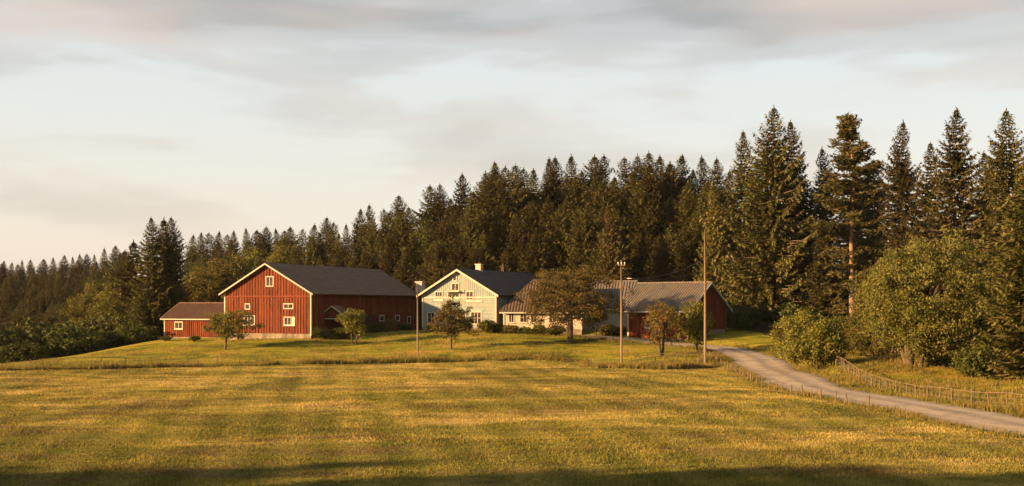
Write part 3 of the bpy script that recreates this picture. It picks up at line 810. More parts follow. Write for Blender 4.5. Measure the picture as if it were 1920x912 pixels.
laps(A, xf, x0 + .12, x1 - .1, .32, he - .05, .22, holes, 'cream_wall', 15)
for k, w_ in enumerate(wl): window(A, xf, *w_, cols=2, rows=2 if k in (1, 3) else 1, fw=.15)
for sx in (x0, x1):
    mb = MB(); mb.box(sx - .1, sx + .1, -.1, .12, .2, he - .05); mb.build('corner_board', 'cream_trim', A.e)
roof_x(A, x0, x1, D, he, hr, .55, .55, 'brown_tile', hipl=3.9, seed=9, rib=.40)
fascia(A, x0 - .55, x1 + .5, -.55, he - (hr - he) / (D / 2) * .55 + .12)

# ---- the grey white outbuilding behind the lawn tree
G = Bld('grey_white_outbuilding', 'grey white outbuilding between the cream wing and the red shed', 'outbuilding', 1184, 158.5, 14, 630, px_left=1094)
W = G.W; D = 7.6; x0, x1 = -W / 2, W / 2
he = G.front(1140, 575)[1]; hr = G.front(1150, 530, D / 2)[1]
mb = MB(); mb.prism([(x0, 0, .2), (x0, D, .2), (x0, D, he), (x0, D / 2, hr - .03), (x0, 0, he)], (W, 0, 0)); mb.build('wall', 'grey_white', G.e)
mb = MB(); mb.box(x0 - .05, x1 + .05, -.05, D + .05, -1.4, .197); mb.build('stone_foundation', 'stone', G.e)
wl = [wpx(G, 1104, 588, 1113, 602), wpx(G, 1130, 588, 1139, 602)]
laps(G, face_xf('front', 0), x0 + .1, x1 - .1, .22, he - .05, .24, [(a - .16, b_ + .16, c - .24, d + .16) for a, b_, c, d in wl], 'grey_white', 16)
for w_ in wl: window(G, face_xf('front', 0), *w_, cols=2, rows=1)
mb = MB(); fbox(mb, face_xf('front', 0), x1 - 1.9, x1 - .9, .22, 2.4, .04, .09); mb.build('door', 'grey_white', G.e)
roof_x(G, x0, x1, D, he, hr, .5, .3, 'grey_tile', seed=10)
fascia(G, x0 - .3, x1 + .3, -.5, he - (hr - he) / (D / 2) * .5 + .1)

# ---- the red shed by the road
R = Bld('red_roadside_shed', 'red boarded shed with grey tiled roof and dark gable beside the road', 'shed', 1290, 147.5, 40, 641, px_left=1178)
W = R.W; D = 9.6; x0, x1 = -W / 2, W / 2
he = R.front(1290, 580)[1]; hr = R.side(1327, 532, x1)[1]
fz = R.front(1280, 636)[1]
xf = face_xf('front', 0); xs = face_xf('side', x1)
mb = MB(); mb.prism([(x0, 0, fz), (x0, D, fz), (x0, D, he), (x0, D / 2, hr - .03), (x0, 0, he)], (W, 0, 0)); mb.build('wall', 'red_paint', R.e)
mb = MB(); mb.box(x0 - .06, x1 + .06, -.06, D + .06, -1.2, fz - .003); mb.build('stone_foundation', 'stone', R.e)
lw = [wpx(R, 1211, 602, 1219, 614)]
battens(R, xf, x0 + .15, x1 - .15, lambda u: he - .03, fz + .01, .36, [(a - .15, b_ + .15, c - .22, d + .15) for a, b_, c, d in lw], 'red_batten', 21)
window(R, xf, *lw[0], cols=1, rows=2)
battens(R, xs, .15, D - .15, lambda u: hr - (hr - he) / (D / 2) * abs(u - D / 2) - .05, 1.5, .36, [], 'red_batten', 22)
mb = MB(); fbox(mb, xs, 2.8, D - .4, fz, 1.45, .004, .05); mb.build('stone_plinth', 'stone', R.e)
mb = MB(); mb.box(x1 - .1, x1 + .09, -.09, .1, fz, he - .05); mb.build('corner_board', 'cream_trim', R.e)
mb = MB(); mb.box(x0 - .09, x0 + .1, -.09, .1, fz, he - .05); mb.build('corner_board', 'cream_trim', R.e)
roof_x(R, x0 - 1.2, x1, D, he, hr, .55, .6, 'grey_tile', seed=12, rib=.40)
sl = (hr - he) / (D / 2)
fascia(R, x0 - 1.6, x1 + .6, -.55, he - sl * .55 + .12)
for s in (-1, 1):
    ye = D / 2 + s * (D / 2 + .6)
    mb = MB(); mb.prism([(x1 + .61, D / 2 + s * .002, hr + .2), (x1 + .61, ye, hr - sl * (D / 2 + .6) + .2), (x1 + .61, ye, hr - sl * (D / 2 + .6) - .04), (x1 + .61, D / 2 + s * .002, hr - .04)], (.06, 0, 0)); mb.build('barge_board', 'grey_white', R.e)
mb = MB(); mb.tube([(x0 + .5, -.62, he - .9), (x0 + .5, -.62, hr + .9)], [.05, .04], 8); ms = mb.build('service_mast', 'wire_metal', R.e)
mb = MB(); mb.bar((x0 + .2, -.62, hr + .7), (x0 + 1.0, -.62, hr + .7), .05, .05); mb.build('bracket', 'insulator', ms)

# ---- the little gabled porch standing off the barn's long side
Q = Bld('small_red_porch', 'small red gabled porch roof with mossy edge in front of the barn side', 'porch', 652, 152.5, 12, 632, px_left=594)
W = Q.W; D = 3.0; x0, x1 = -W / 2, W / 2
he = Q.front(640, 598)[1]; hr = Q.front(624, 576)[1]
for sx in (x0 + .12, x1 - .12):
    for sy in (.12, D - .12):
        mb = MB(); mb.box(sx - .08, sx + .08, sy - .08, sy + .08, -.9, he - .002); mb.build('post', 'dark_wood', Q.e)
mb = MB(); mb.box(x0 + .25, x1 - .25, D - .5, D - .35, -.6, he - .01); mb.build('back_wall', 'red_paint', Q.e)
mb = MB(); mb.prism([(x0 - .05, .05, he), (x1 + .05, .05, he), ((x0 + x1) / 2, .05, hr - .05)], (0, D - .1, 0)); mb.build('pediment', 'red_paint', Q.e)
roof_y(Q, W, D, he + .04, hr, .55, .2, 'red_tile', t=.07, pitch=.4, seed=14)
MATS_moss = wornmat('moss_trim', (0.24, 0.23, 0.09), (0.34, 0.30, 0.15), 3)
for s, mt in ((-1, 'moss_trim'), (1, 'cream_trim')):
    sl = (hr - he) / (W / 2); xe = s * (W / 2 + .6)
    mb = MB(); mb.prism([(s * .002, -.205, hr + .2), (xe, -.205, hr - sl * abs(xe) + .2), (xe, -.205, hr - sl * abs(xe) + .02), (s * .002, -.205, hr + .02)], (0, -.06, 0)); mb.build('barge_board', mt, Q.e)
mb = MB(); mb.box(x0 - .3, x1 + .3, -.05, .045, he - .06, he + .06); mb.build('tie_beam', 'cream_trim', Q.e)

# ------------------------------------------------------------------ trees
def unit(a): return a / np.maximum(np.linalg.norm(a, axis=-1, keepdims=True), 1e-9)
def leaf_quads(c, d, n, l, w):
    """leaf shaped quads: centre, long axis, rough normal, length, width (arrays)"""
    d = unit(d); s = unit(np.cross(d, n)); l = l[:, None] / 2; w = w[:, None] / 2
    v = np.stack([c - d * l, c + s * w - d * l * .1, c + d * l, c - s * w - d * l * .1], 1)
    return v.reshape(-1, 3)
def spruce(seed, H=24.0, Rm=4.6, base=0.04, dens=1.0, ragged=0.22, k=1.9, bark='bark', leaf='spruce_needles', whorl=1.0, gaps=7):
    """conical spruce: whorls of drooping boughs whose tips turn up, each bough carrying flat side sprays and hanging twigs"""
    r = np.random.RandomState(seed); rnd = random.Random(seed)
    wood = MB()
    lean = [(0.014 * H * rnd.uniform(-1, 1) * (i / 6) ** 2, 0.014 * H * rnd.uniform(-1, 1) * (i / 6) ** 2) for i in range(7)]
    R0 = 0.011 * H + .05
    hs = [H * i / 6 for i in range(7)]
    wood.tube([(lean[i][0], lean[i][1], hs[i] * .985 - (.4 if i == 0 else 0)) for i in range(7)], [R0 * (1.25 if i == 0 else 1) * (1 - .95 * i / 6) for i in range(7)], 8)
    C, Dv, Nv, Ls, Ws = [], [], [], [], []
    def put(c, d, n, l, w):
        C.append(c); Dv.append(d); Nv.append(n); Ls.append(l); Ws.append(w)
    h = base * H
    lob = [(rnd.uniform(0, 6.28), rnd.uniform(base, .85), rnd.uniform(.4, 1.0)) for _ in range(gaps)]       # gaps where boughs died back
    nrm = 1 - math.exp(-k)
    while h < H - .12:
        t = h / H
        prof = (1 - math.exp(-k * (1 - t))) / nrm * min(1.0, .66 + 2.4 * (t - base))
        rg = ragged * (.55 + .45 * min(1, (1 - t) * 3))
        nb = rnd.randint(6, 8) if t < .85 else rnd.randint(5, 6)
        az0 = rnd.uniform(0, 6.28); tier = rnd.uniform(.86, 1.08)
        x0 = np.interp(h, hs, [p[0] for p in lean]); y0 = np.interp(h, hs, [p[1] for p in lean])
        for q in range(nb):
            az = az0 + 6.283 * q / nb + rnd.uniform(-.3, .3)
            g = tier
            for (la, lh, lr) in lob:
                dd = abs((az - la + math.pi) % (2 * math.pi) - math.pi) / .9 + abs(t - lh) / .09
                if dd < 1.3: g *= 1 - ragged * 1.6 * lr * (1 - dd / 1.3)
            ln = max(.16, Rm * prof * rnd.uniform(1 - rg, 1.06) * max(.25, g))
            up = .95 * max(0, t - .80) / .20 + .10 * t - .30 * (1 - t) + rnd.uniform(-.07, .07)
            rad = np.array([math.cos(az), math.sin(az), 0.]); per = np.array([-math.sin(az), math.cos(az), 0.])
            def bp(s): return np.array([x0, y0, h])[None] + rad[None] * (s * ln)[:, None] + np.array([0, 0, 1.])[None] * ((up * s - .14 * np.sin(s * 3.1) + .20 * s ** 3) * ln)[:, None]
            if ln > .9:
                wood.tube(bp(np.array([0, .35, .7, 1.0])), [.012 + .014 * ln * (1 - u) for u in (0, .35, .7, 1.0)], 3)
            n = max(5, int(ln / .17 * dens)); s = np.clip((np.arange(n) + r.rand(n)) / n, .05, 1) ** .8
            p = bp(s); sz = .5 + .5 * min(1, ln / 2.0)
            for sd in (-1, 1):
                l = (.42 + .42 * (1 - s)) * r.uniform(.75, 1.25, n) * sz
                d = unit(rad[None] * (.9 + .3 * r.rand(n))[:, None] + per[None] * sd * (.55 + .45 * r.rand(n))[:, None]); d[:, 2] += r.uniform(-.35, .12, n)
                put(p + d * (l * .42)[:, None], d, np.stack([r.normal(0, .35, n), r.normal(0, .35, n), np.ones(n)], 1), l, l * r.uniform(.34, .5, n))
            m = max(3, int(n * .9)); s2 = r.uniform(.1, 1, m); p = bp(s2); l = r.uniform(.32, .7, m) * sz
            d = np.stack([r.normal(0, .35, m), r.normal(0, .35, m), -np.ones(m)], 1) + rad[None] * .45
            put(p + unit(d) * (l * .38)[:, None], d, unit(np.cross(d, r.normal(0, .5, (m, 3)) + rad[None])), l, l * r.uniform(.3, .45, m))
            # the bough tip: a pointed spray that makes the toothed outline
            tip = bp(np.array([1.0])); put(tip, (rad + np.array([0, 0, up + .15]))[None], np.array([[0, 0, 1.]]) + .2 * rad[None], np.array([.45 * sz]), np.array([.22 * sz]))
        h += (.30 + .20 * (1 - t)) * H / 24 * rnd.uniform(.85, 1.15) * whorl
    n = 10; put(np.stack([np.full(n, lean[6][0]), np.full(n, lean[6][1]), H - np.linspace(-.25, .9, n)], 1), np.stack([r.normal(0, .35, n), r.normal(0, .35, n), np.ones(n)], 1), r.normal(0, 1, (n, 3)), np.full(n, .7), np.full(n, .16))
    v = leaf_quads(np.concatenate(C), np.concatenate(Dv), np.concatenate(Nv), np.concatenate(Ls), np.concatenate(Ws))
    return wood.mesh('trunk', bark, True), npmesh('crown', v, 4, leaf)
def clumps(r, centers, rad, per, size, flat=.75):
    """leaves scattered in clumps round the given centres"""
    n = len(centers) * per
    c = np.repeat(centers, per, 0); rr = np.repeat(rad, per)[:, None]
    off = unit(r.normal(0, 1, (n, 3))) * (r.rand(n, 1) ** .5) * rr; off[:, 2] *= flat
    d = unit(r.normal(0, 1, (n, 3)) + np.array([0, 0, -.25])); nr = unit(r.normal(0, .7, (n, 3)) + off / rr * .8 + np.array([0, 0, .5]))
    l = size * r.uniform(.55, 1.6, n)
    return c + off, d, nr, l, l * r.uniform(.45, .75, n)
def pine(seed, H=27.0, Rm=5.0, low=0.24):
    """tall pine: bare lower stem with dead stubs, layered crown with a rounded top"""
    r = np.random.RandomState(seed); rnd = random.Random(seed); wood = MB()
    pts = [(rnd.uniform(-.1, .1) * i * .5, rnd.uniform(-.1, .1) * i * .5, H * i / 8 * .985 - (.4 if i == 0 else 0)) for i in range(9)]
    wood.tube(pts, [.34 * (1.2 if i == 0 else 1) * (1 - .86 * (i / 8) ** 1.1) for i in range(9)], 9)
    pc = np.array(pts); cen, crad, out_ = [], [], []
    h = low * H
    while h < H * .985:
        t = (h / H - low) / (1 - low)
        prof = min(1.0, (1.03 - t) ** .80 * 1.28) * (.85 + .15 * min(1, t * 3))
        for k in range(rnd.randint(4, 6)):
            if rnd.random() < (.55 if t < .45 else .12): continue
            az = rnd.uniform(0, 6.28); ln = Rm * prof * rnd.uniform(.62, 1.08)
            if t < .90 and math.cos(az - 4.85) > .42 and rnd.random() < .95: ln *= .2 if rnd.random() < .25 else 0.0
            if ln <= 0.05: continue
            x = np.interp(h, pc[:, 2], pc[:, 0]); y = np.interp(h, pc[:, 2], pc[:, 1])
            up = (-.22 + .55 * t + rnd.uniform(-.1, .1)) * ln
            q = lambda s: (x + math.cos(az) * ln * s, y + math.sin(az) * ln * s, h + up * s + .14 * ln * s * s * s - .08 * ln * math.sin(3 * s))
            wood.tube([q(s) for s in (0, .35, .7, 1)], [.06 * (1 - .85 * s) * (.5 + ln / 6) for s in (0, .35, .7, 1)], 4)
            for s in np.arange(.16, 1.02, .34 / max(1, ln)):
                p = q(s); w = .22 + .30 * s
                cen.append((p[0] + rnd.uniform(-w, w), p[1] + rnd.uniform(-w, w), p[2] + rnd.uniform(-.05, .15))); crad.append(rnd.uniform(.36, .66)); out_.append((math.cos(az), math.sin(az), .35))
        h += rnd.uniform(.24, .5)
    cen.append((pc[-1, 0], pc[-1, 1], H)); crad.append(.5); out_.append((0, 0, 1))
    per = 22
    c, d, n, l, w = clumps(r, np.array(cen), np.array(crad), per, .40, .72)
    d = unit(d * .8 + np.repeat(np.array(out_), per, 0) * .9)
    return wood.mesh('trunk', 'pine_bark', True), npmesh('crown', leaf_quads(c, d, n, l * 1.25, w * .6), 4, 'pine_needles')
def broadleaf(seed, H, rx, rz, cz, nclump, per, size, leaf, trunk_h=None, tr=.2, stems=1, bark='bark', spread=.0, clr=.55, ry=None, shell=.45, lobes=5, pear=0.0):
    """crown = lumpy ellipsoid of leaf clumps round cz, each clump carried by a limb that leaves the trunk"""
    r = np.random.RandomState(seed); rnd = random.Random(seed); wood = MB(); ry = ry or rx
    lb = [(unit(np.array([rnd.gauss(0, 1), rnd.gauss(0, 1), rnd.gauss(0, .7)])), rnd.uniform(.18, .50)) for _ in range(lobes)]
    cen = []
    while len(cen) < nclump:
        u = unit(r.normal(0, 1, 3)); q = shell + (1 - shell) * r.rand() ** .6
        if r.rand() < .22: q *= r.rand() ** .4
        g = .72
        for v, a in lb: g += a * max(0, float(u @ v)) ** 5
        g *= r.uniform(.82, 1.10)
        p = np.array([u[0] * rx, u[1] * ry, u[2] * rz]) * q * g
        k = 1 - pear * (p[2] / rz)
        p[0] *= k; p[1] *= k
        if cz + p[2] < .25: p[2] = .25 - cz + r.rand() * .5
        cen.append(p + np.array([0, 0, cz]))
    cen = np.array(cen)
    th = trunk_h if trunk_h else cz
    bases = []
    for s in range(stems):
        a = rnd.uniform(0, 6.28); e = spread * rnd.uniform(.4, 1); b0 = Vector((math.cos(a) * e * .35, math.sin(a) * e * .35, -.3))
        tp = Vector((math.cos(a) * e, math.sin(a) * e, th)); mid = (b0 + tp) / 2 + Vector((rnd.uniform(-.1, .1) * th * .25, rnd.uniform(-.1, .1) * th * .25, 0))
        top_ = tp + Vector((rnd.uniform(-.2, .2), rnd.uniform(-.2, .2), (cz + rz * .45 - th)))
        wood.tube([b0, b0 + (mid - b0) * .35, mid, tp, (tp + top_) / 2, top_], [tr * 1.5, tr * 1.05, tr * .92, tr * .8, tr * .5, tr * .15], 8)
        bases.append((tp, top_))
    for i in range(0, len(cen), max(1, len(cen) // 70)):
        c = Vector(cen[i]); tp, top_ = min(bases, key=lambda q: (q[0] - c).length)
        f = min(.9, max(0, (c.z - tp.z) / max(.3, top_.z - tp.z) * .6)); b0 = tp + (top_ - tp) * f
        m = (b0 + c) / 2 + Vector((0, 0, .12 * (c - b0).length))
        wood.tube([b0, m, c], [tr * .32 * (1 - .5 * f), tr * .2, tr * .05], 4)
    a = clumps(r, cen, clr * r.uniform(.65, 1.3, nclump), per, size)
    return wood.mesh('trunk', bark, True), npmesh('crown', leaf_quads(*a), 4, leaf)
def plant(name, meshes, x, y, s=1.0, rz=0.0, label='', cat='tree', group=None, sz=None, sink=0.0, z=None, tilt=0.0):
    e = empty(name, (x, y, (gz(x, y) if z is None else z) - sink), rz)
    e.scale = (s, s, sz or s); e.rotation_euler[0] = tilt
    tag(e, label, cat, group)
    t, c = meshes
    link('trunk', t, e); link('crown', c, e)
    return e

SPR = [spruce(1, Rm=5.4), spruce(2, ragged=.44, Rm=6.2, k=1.8, gaps=10), spruce(3, Rm=4.8, k=1.5), spruce(4, ragged=.55, Rm=6.2, base=.07, k=2.4, gaps=12), spruce(5, Rm=6.4, ragged=.4, k=2.6, gaps=10), spruce(6, Rm=5.2, ragged=.5, k=3.0, base=.06, gaps=12), spruce(7, Rm=4.4, ragged=.40, k=2.0), spruce(8, Rm=6.0, ragged=.6, k=3.2, gaps=14, whorl=1.25)]
HERO = [spruce(11, H=27, Rm=7.6, ragged=.44, k=1.9, base=.07, dens=1.1, gaps=11, bark='bark_light'), spruce(12, H=27, Rm=6.4, ragged=.5, k=2.0, base=.10, dens=1.1, gaps=12, bark='bark_light'), spruce(13, H=20, Rm=5.2, ragged=.5, k=1.9, base=.07, dens=1.1, gaps=10)]
GOLD_LIT = spruce(14, H=20, Rm=5.2, ragged=.45, k=1.6, base=.05, dens=1.25, leaf='needles_lit_gold', bark='bark_light', gaps=10)
PALE = spruce(15, H=20, Rm=4.4, ragged=.5, k=1.7, base=.05, dens=1.1, leaf='needles_bright', bark='bark_light', gaps=10)
PIN = [pine(1)]
BRD = [broadleaf(31, 12, 3.6, 4.6, 6.6, 230, 80, .21, 'leaf_olive', 3.0, .2, clr=.85), broadleaf(32, 14, 3.2, 5.8, 7.6, 240, 80, .21, 'leaf_dark', 3.5, .2, clr=.85), broadleaf(33, 10, 3.9, 3.9, 5.2, 210, 80, .21, 'leaf_brown', 2.4, .2, clr=.85)]
BSH = [broadleaf(41, 4, 2.6, 1.9, 1.9, 150, 40, .24, 'leaf_dark', .6, .09, 3, spread=.7, clr=.6), broadleaf(42, 3.5, 2.1, 1.6, 1.6, 130, 40, .22, 'leaf_olive', .5, .08, 3, spread=.6, clr=.55)]
def top_tree(name, var, Hm, px, pyt, Y, label, cat='tree', group=None, wide=1.0, dz=0.0, rz=None):
    """a tree whose top stands at the given height above the ground of its own spot"""
    x = WX(px, Y); g = gz(x, Y) + dz; h = WZ(pyt, Y) - g
    s = h / Hm
    return plant(name, var, x, Y, s * wide, random.uniform(0, 6.28) if rz is None else rz, label, cat, group, sz=s, sink=.15, z=g)

random.seed(7)
# skyline of the wood, from the far valley to the hill behind the house: (pixel x, top row, distance)
zones = [
 ('over the far valley', 'skyline spruces over the far valley', [(-18, 492, 500), (8, 489, 490), (22, 492, 485), (42, 488, 480), (58, 487, 470), (80, 486, 465), (101, 484, 460), (120, 479, 455), (136, 482, 450), (149, 477, 445), (163, 476, 435), (178, 478, 430), (197, 466, 420), (219, 461, 380), (232, 470, 360)]),
 ('between the tall roadless clump and the barn', 'skyline spruces behind the barn', [(362, 440, 330), (376, 436, 325), (394, 437, 322), (410, 434, 318), (424, 440, 315), (438, 433, 312), (461, 428, 305), (479, 432, 303), (499, 425, 300), (518, 429, 298), (531, 432, 296), (545, 426, 292), (566, 429, 290), (590, 420, 282), (610, 407, 272), (626, 417, 270)]),
 ('behind the barn roof', 'skyline spruces above the barn roof', [(650, 420, 262), (674, 392, 258), (693, 384, 254), (719, 392, 250), (751, 366, 246), (768, 388, 242), (805, 348, 238), (826, 345, 236), (866, 326, 228), (848, 372, 230), (890, 362, 226)]),
 ('on the hill behind the farmhouse', 'skyline spruces behind the farmhouse', [(929, 305, 220), (912, 322, 222), (965, 309, 218), (985, 316, 218), (1003, 318, 214), (1027, 297, 213), (1044, 295, 212), (1073, 291, 210), (1090, 322, 208), (1115, 292, 208), (1132, 291, 207)]),
 ('on the hill behind the red shed', 'skyline spruces behind the red shed', [(1172, 296, 206), (1196, 290, 205), (1219, 285, 204), (1236, 293, 204), (1254, 306, 203), (1276, 291, 202), (1317, 294, 200), (1345, 297, 198), (1300, 318, 200), (1366, 320, 196)]),
]
zname = {'between the tall roadless clump and the barn': 'between the tall clump and the barn ridge'}
for zn, grp, lst in zones:
    lst = sorted(lst)
    for i, (px, pyt, Y) in enumerate(lst):
        v = random.choice((0, 2, 5, 1, 3, 6, 4, 7) if px > 640 else (0, 2, 6, 3, 5, 7))
        top_tree('spruce_tree', SPR[v], 24, px, pyt, Y, '%s spruce from the left along the skyline %s' % (ORD[i], zname.get(zn, zn)), 'tree', grp, wide=random.uniform(.9, 1.3) if px > 640 else random.uniform(.95, 1.6))
# the wood below the skyline: rows that step down towards the farm
def fill(n, px0, px1, top0, Yf, drop, label, grp, kinds=(0, 1, 2, 3, 4, 5, 7), wide=1.15, brd=0.0, jit=10):
    for i in range(n):
        px = px0 + (px1 - px0) * (i + random.uniform(.15, .85)) / n
        Y = Yf(px) * random.uniform(.97, 1.03); t = top0(px) + drop + random.uniform(-jit, jit * 1.4)
        if random.random() < brd:
            k = random.choice((0, 1, 2)); Hm = (11.0, 13.2, 9.0)[k]
            top_tree('broadleaf_tree', BRD[k], Hm, px, t + 12, Y, label.replace('spruce', 'leafy tree'), 'tree', grp.replace('spruces', 'leafy trees'), wide=random.uniform(.8, 1.05))
        else:
            top_tree('spruce_tree', SPR[random.choice(kinds)], 24, px, t, Y, label, 'tree', grp, wide=wide * random.uniform(.9, 1.2))
SKX = [0, 120, 230, 360, 560, 620, 700, 770, 850, 930, 1000, 1080, 1200, 1300, 1360]
SKY_ = [490, 482, 468, 438, 430, 412, 390, 370, 345, 310, 306, 294, 290, 296, 305]
skl = lambda px: float(np.interp(px, SKX, SKY_))
for q, (dY, dr) in enumerate(((.90, 14), (.80, 30), (.71, 48), (.62, 68), (.55, 88))):
    fill(15, -25, 250, skl, lambda px: float(np.interp(px, [0, 230], [480, 390])) * dY, dr, 'dark spruce massed on the far valley slope below the skyline', 'massed spruces on the far slope', (0, 2, 5, 3), 1.3, 0.0, 11)
for q, (dY, dr) in enumerate(((.92, 22), (.82, 48), (.72, 76))):
    fill(13, 350, 640, skl, lambda px: float(np.interp(px, [350, 640], [325, 265])) * dY, dr, 'dark spruce massed in the wood behind the barn', 'massed spruces behind the barn', (0, 1, 2, 5), 1.2, .2, 10)
for q, (dY, dr) in enumerate(((.95, 26), (.90, 62), (.85, 104))):
    fill(11, 640, 920, skl, lambda px: float(np.interp(px, [640, 920], [262, 219])) * dY, dr, 'dark spruce massed on the slope between barn and farmhouse roofs', 'massed spruces between the roofs', (0, 1, 3, 4, 5, 7), 1.15, .08, 22)
for q, (dY, dr) in enumerate(((.965, 24), (.93, 62), (.885, 110))):
    fill(14, 910, 1370, skl, lambda px: float(np.interp(px, [920, 1370], [219, 197])) * dY, dr, 'dark spruce massed on the hill behind farmhouse and red shed', 'massed spruces on the hill', (0, 1, 3, 4, 5, 7), 1.2, .0, 22)
fill(12, 880, 1340, lambda px: 430, lambda px: float(np.interp(px, [880, 1340], [188, 178])), 18, 'dark spruce at the foot of the hill close behind the roofs', 'lower spruces behind the roofs', (0, 1, 4, 5), 1.3, .0, 24)

# the wood goes on beyond the frame
for i, (px, pyt, Y) in enumerate(((2010, 230, 150), (2070, 260, 128), (2130, 300, 112), (2190, 240, 135), (2260, 320, 100), (2330, 300, 118))):
    top_tree('spruce_tree', SPR[(0, 1, 4, 3, 2, 5)[i]], 24, px, pyt, Y, '%s spruce of the wood beyond the golden lit spruce, past the picture edge' % ORD[i], 'tree', 'spruces past the picture edge', wide=1.2)
# trees one can name
H_ = [(HERO[0], 27, 1446, 202, 161, 'tallest spruce with spreading dark crown beside the red shed and road', 1.05),
      (HERO[1], 27, 1484, 228, 166, 'tall spruce close behind the tallest spruce beside the road', 1.0),
      (HERO[1], 27, 1396, 247, 172, 'slender tall spruce rising just behind the red shed gable', .95),
      (PALE, 20, 1337, 345, 170, 'small spruce lit along its edge behind the tall roadside pole', 1.0),
      (PALE, 20, 1141, 383, 171, 'small ragged paler spruce standing before the dark wood above the lawn tree', 1.0),
      (HERO[1], 27, 880, 378, 196, 'ragged spruce rising directly above the farmhouse chimney', 1.05),
      (HERO[0], 27, 1545, 278, 165, 'spruce top showing between the tallest spruce and the bare trunked pine', .9),
      (HERO[0], 27, 1690, 228, 160, 'dark pointed spruce between the tall pine and the broad spruce', .85),
      (HERO[1], 27, 1745, 268, 156, 'shorter spruce between dark pointed spruce and the broad spruce', 1.0),
      (HERO[0], 27, 1890, 205, 138, 'tall spruce at the end of the wood above the golden lit spruce', .95),
      (HERO[1], 27, 1640, 300, 168, 'spruce between the bare trunked pine and the dark pointed spruce', 1.2),
      (HERO[0], 27, 1850, 285, 150, 'spruce half hidden behind the broad spruce', 1.0),
      (HERO[2], 20, 1500, 330, 164, 'shaded spruce right of the tallest spruce trunk', 1.3),
      (HERO[1], 27, 1603, 322, 176, 'dark spruce directly behind the bare pine trunk', 1.5),
      (HERO[2], 20, 1545, 420, 154, 'low wide spruce in front of the bare trunked pine', 1.2),
      (HERO[1], 27, 1955, 235, 130, 'spruce cut by the picture edge behind the golden lit spruce', 1.0),
      (HERO[1], 27, 285, 408, 168, 'ragged dark spruce leading the tall clump beside the low red shed', 1.15),
      (HERO[2], 20, 306, 410, 172, 'middle spruce of the tall clump beside the low red shed', 1.1),
      (HERO[0], 27, 324, 407, 170, 'last spruce of the tall clump next to the low red shed roof', 1.0),
      (HERO[2], 20, 252, 452, 176, 'shorter spruce on the outer flank of the tall clump', 1.3)]
for v, Hm, px, pyt, Y, lab, wd in H_:
    top_tree('spruce_tree', v, Hm, px, pyt, Y, lab, 'tree', None, wide=wd)
top_tree('pine_tree', PIN[0], 27.3, 1597, 210, 146, 'tall pine with long bare orange trunk behind the willows', 'tree', None, 1.12, rz=0.0)
top_tree('spruce_tree', HERO[1], 27, 1790, 206, 142, 'tall broad spruce with reddish trunk above the big willow', 'tree', None, 1.12, rz=2.0)
top_tree('spruce_tree', HERO[2], 20, 1418, 330, 163, 'lower wide spruce against the left flank of the tallest spruce', 'tree', None, 1.25, rz=4.0)

# the left-hand bushes at the foot of the lawn
k = 0
for px, pyt, Y, s in ((-10, 612, 158, 1.9), (38, 606, 162, 1.9), (90, 598, 166, 2.0), (140, 606, 160, 1.8), (175, 590, 172, 1.9), (205, 588, 168, 2.0), (238, 600, 166, 1.7), (262, 614, 162, 1.3), (60, 640, 155, 1.1), (10, 645, 154, 1.1)):
    x = WX(px, Y); plant('bush', BSH[0], x, Y, s, random.uniform(0, 6), '%s dark bush in the clump at the low end of the lawn, counted as planted rearward' % ORD[k] if False else
          ('dark leafy bush, %s from the left at the low end of the lawn' % ORD[sorted([-10, 38, 90, 140, 175, 205, 238, 262, 60, 10]).index(px)]), 'bush', 'bushes at the low end of the lawn', sz=max(.8, (WZ(pyt, Y) - gz(x, Y)) / 3.7)); k += 1
for px, pyt, Y, k2, lab in ((215, 500, 190, 1, 'dark leafy tree at the outer side of the tall spruce clump'), (175, 528, 200, 0, 'olive leafy tree rising above the bushes at the low end of the lawn'),
                            (235, 520, 180, 0, 'olive leafy tree close under the tall spruce clump'), (335, 520, 186, 1, 'dark leafy tree behind the low red shed roof'), (380, 500, 200, 0, 'olive leafy tree behind the barn and low shed'),
                            (430, 470, 205, 2, 'brownish leafy tree behind the barn gable peak'), (265, 545, 168, 1, 'dark tree with pale stem beside the low red shed')):
    Hm = (11.0, 13.2, 9.0)[k2]; top_tree('broadleaf_tree', BRD[k2], Hm, px, pyt, Y, lab, 'tree', None, 1.0)

# farmyard trees
LT = broadleaf(51, 10.5, 6.4, 4.5, 6.2, 300, 110, .19, 'leaf_brown', 2.7, .42, 1, clr=.9, lobes=11, shell=.55, pear=.10)
x = WX(1070, 145); plant('lawn_tree', LT, x, 145, .90, .4, 'round spreading tree with stout trunk on the lawn before the cream wing', 'tree')
AP1 = broadleaf(52, 5.2, 3.1, 2.35, 2.95, 140, 60, .17, 'leaf_olive', 1.6, .15, 2, clr=.55, spread=.3, lobes=6)
x = WX(421, 142); plant('small_tree', AP1, x, 142, 1.0, 0, 'small dark bushy tree on the lawn before the barn corner', 'tree')
AP2 = broadleaf(53, 6, 2.5, 2.9, 3.5, 130, 60, .17, 'leaf_brown', 1.7, .15, 1, clr=.52, lobes=8, pear=.38)
x = WX(846, 140); plant('small_tree', AP2, x, 140, 1.0, 0, 'small upright tree on the lawn before the pale farmhouse', 'tree')
AP3 = broadleaf(54, 5, 2.1, 2.0, 2.9, 95, 60, .17, 'leaf_olive', 1.0, .12, 2, clr=.55, spread=.4, lobes=6)
x = WX(664, 147); plant('small_tree', AP3, x, 147, 1.0, 0, 'small olive tree beside the red porch on the barn lawn', 'tree')
AP4 = broadleaf(55, 6, 2.4, 2.8, 4.0, 62, 56, .18, 'leaf_green', 1.8, .16, 2, clr=.6, spread=.5, lobes=8, shell=.6)
x = WX(1240, 131); plant('small_tree', AP4, x, 131, 1.0, 1.0, 'sparse yellow green apple tree before the red roadside shed', 'tree')
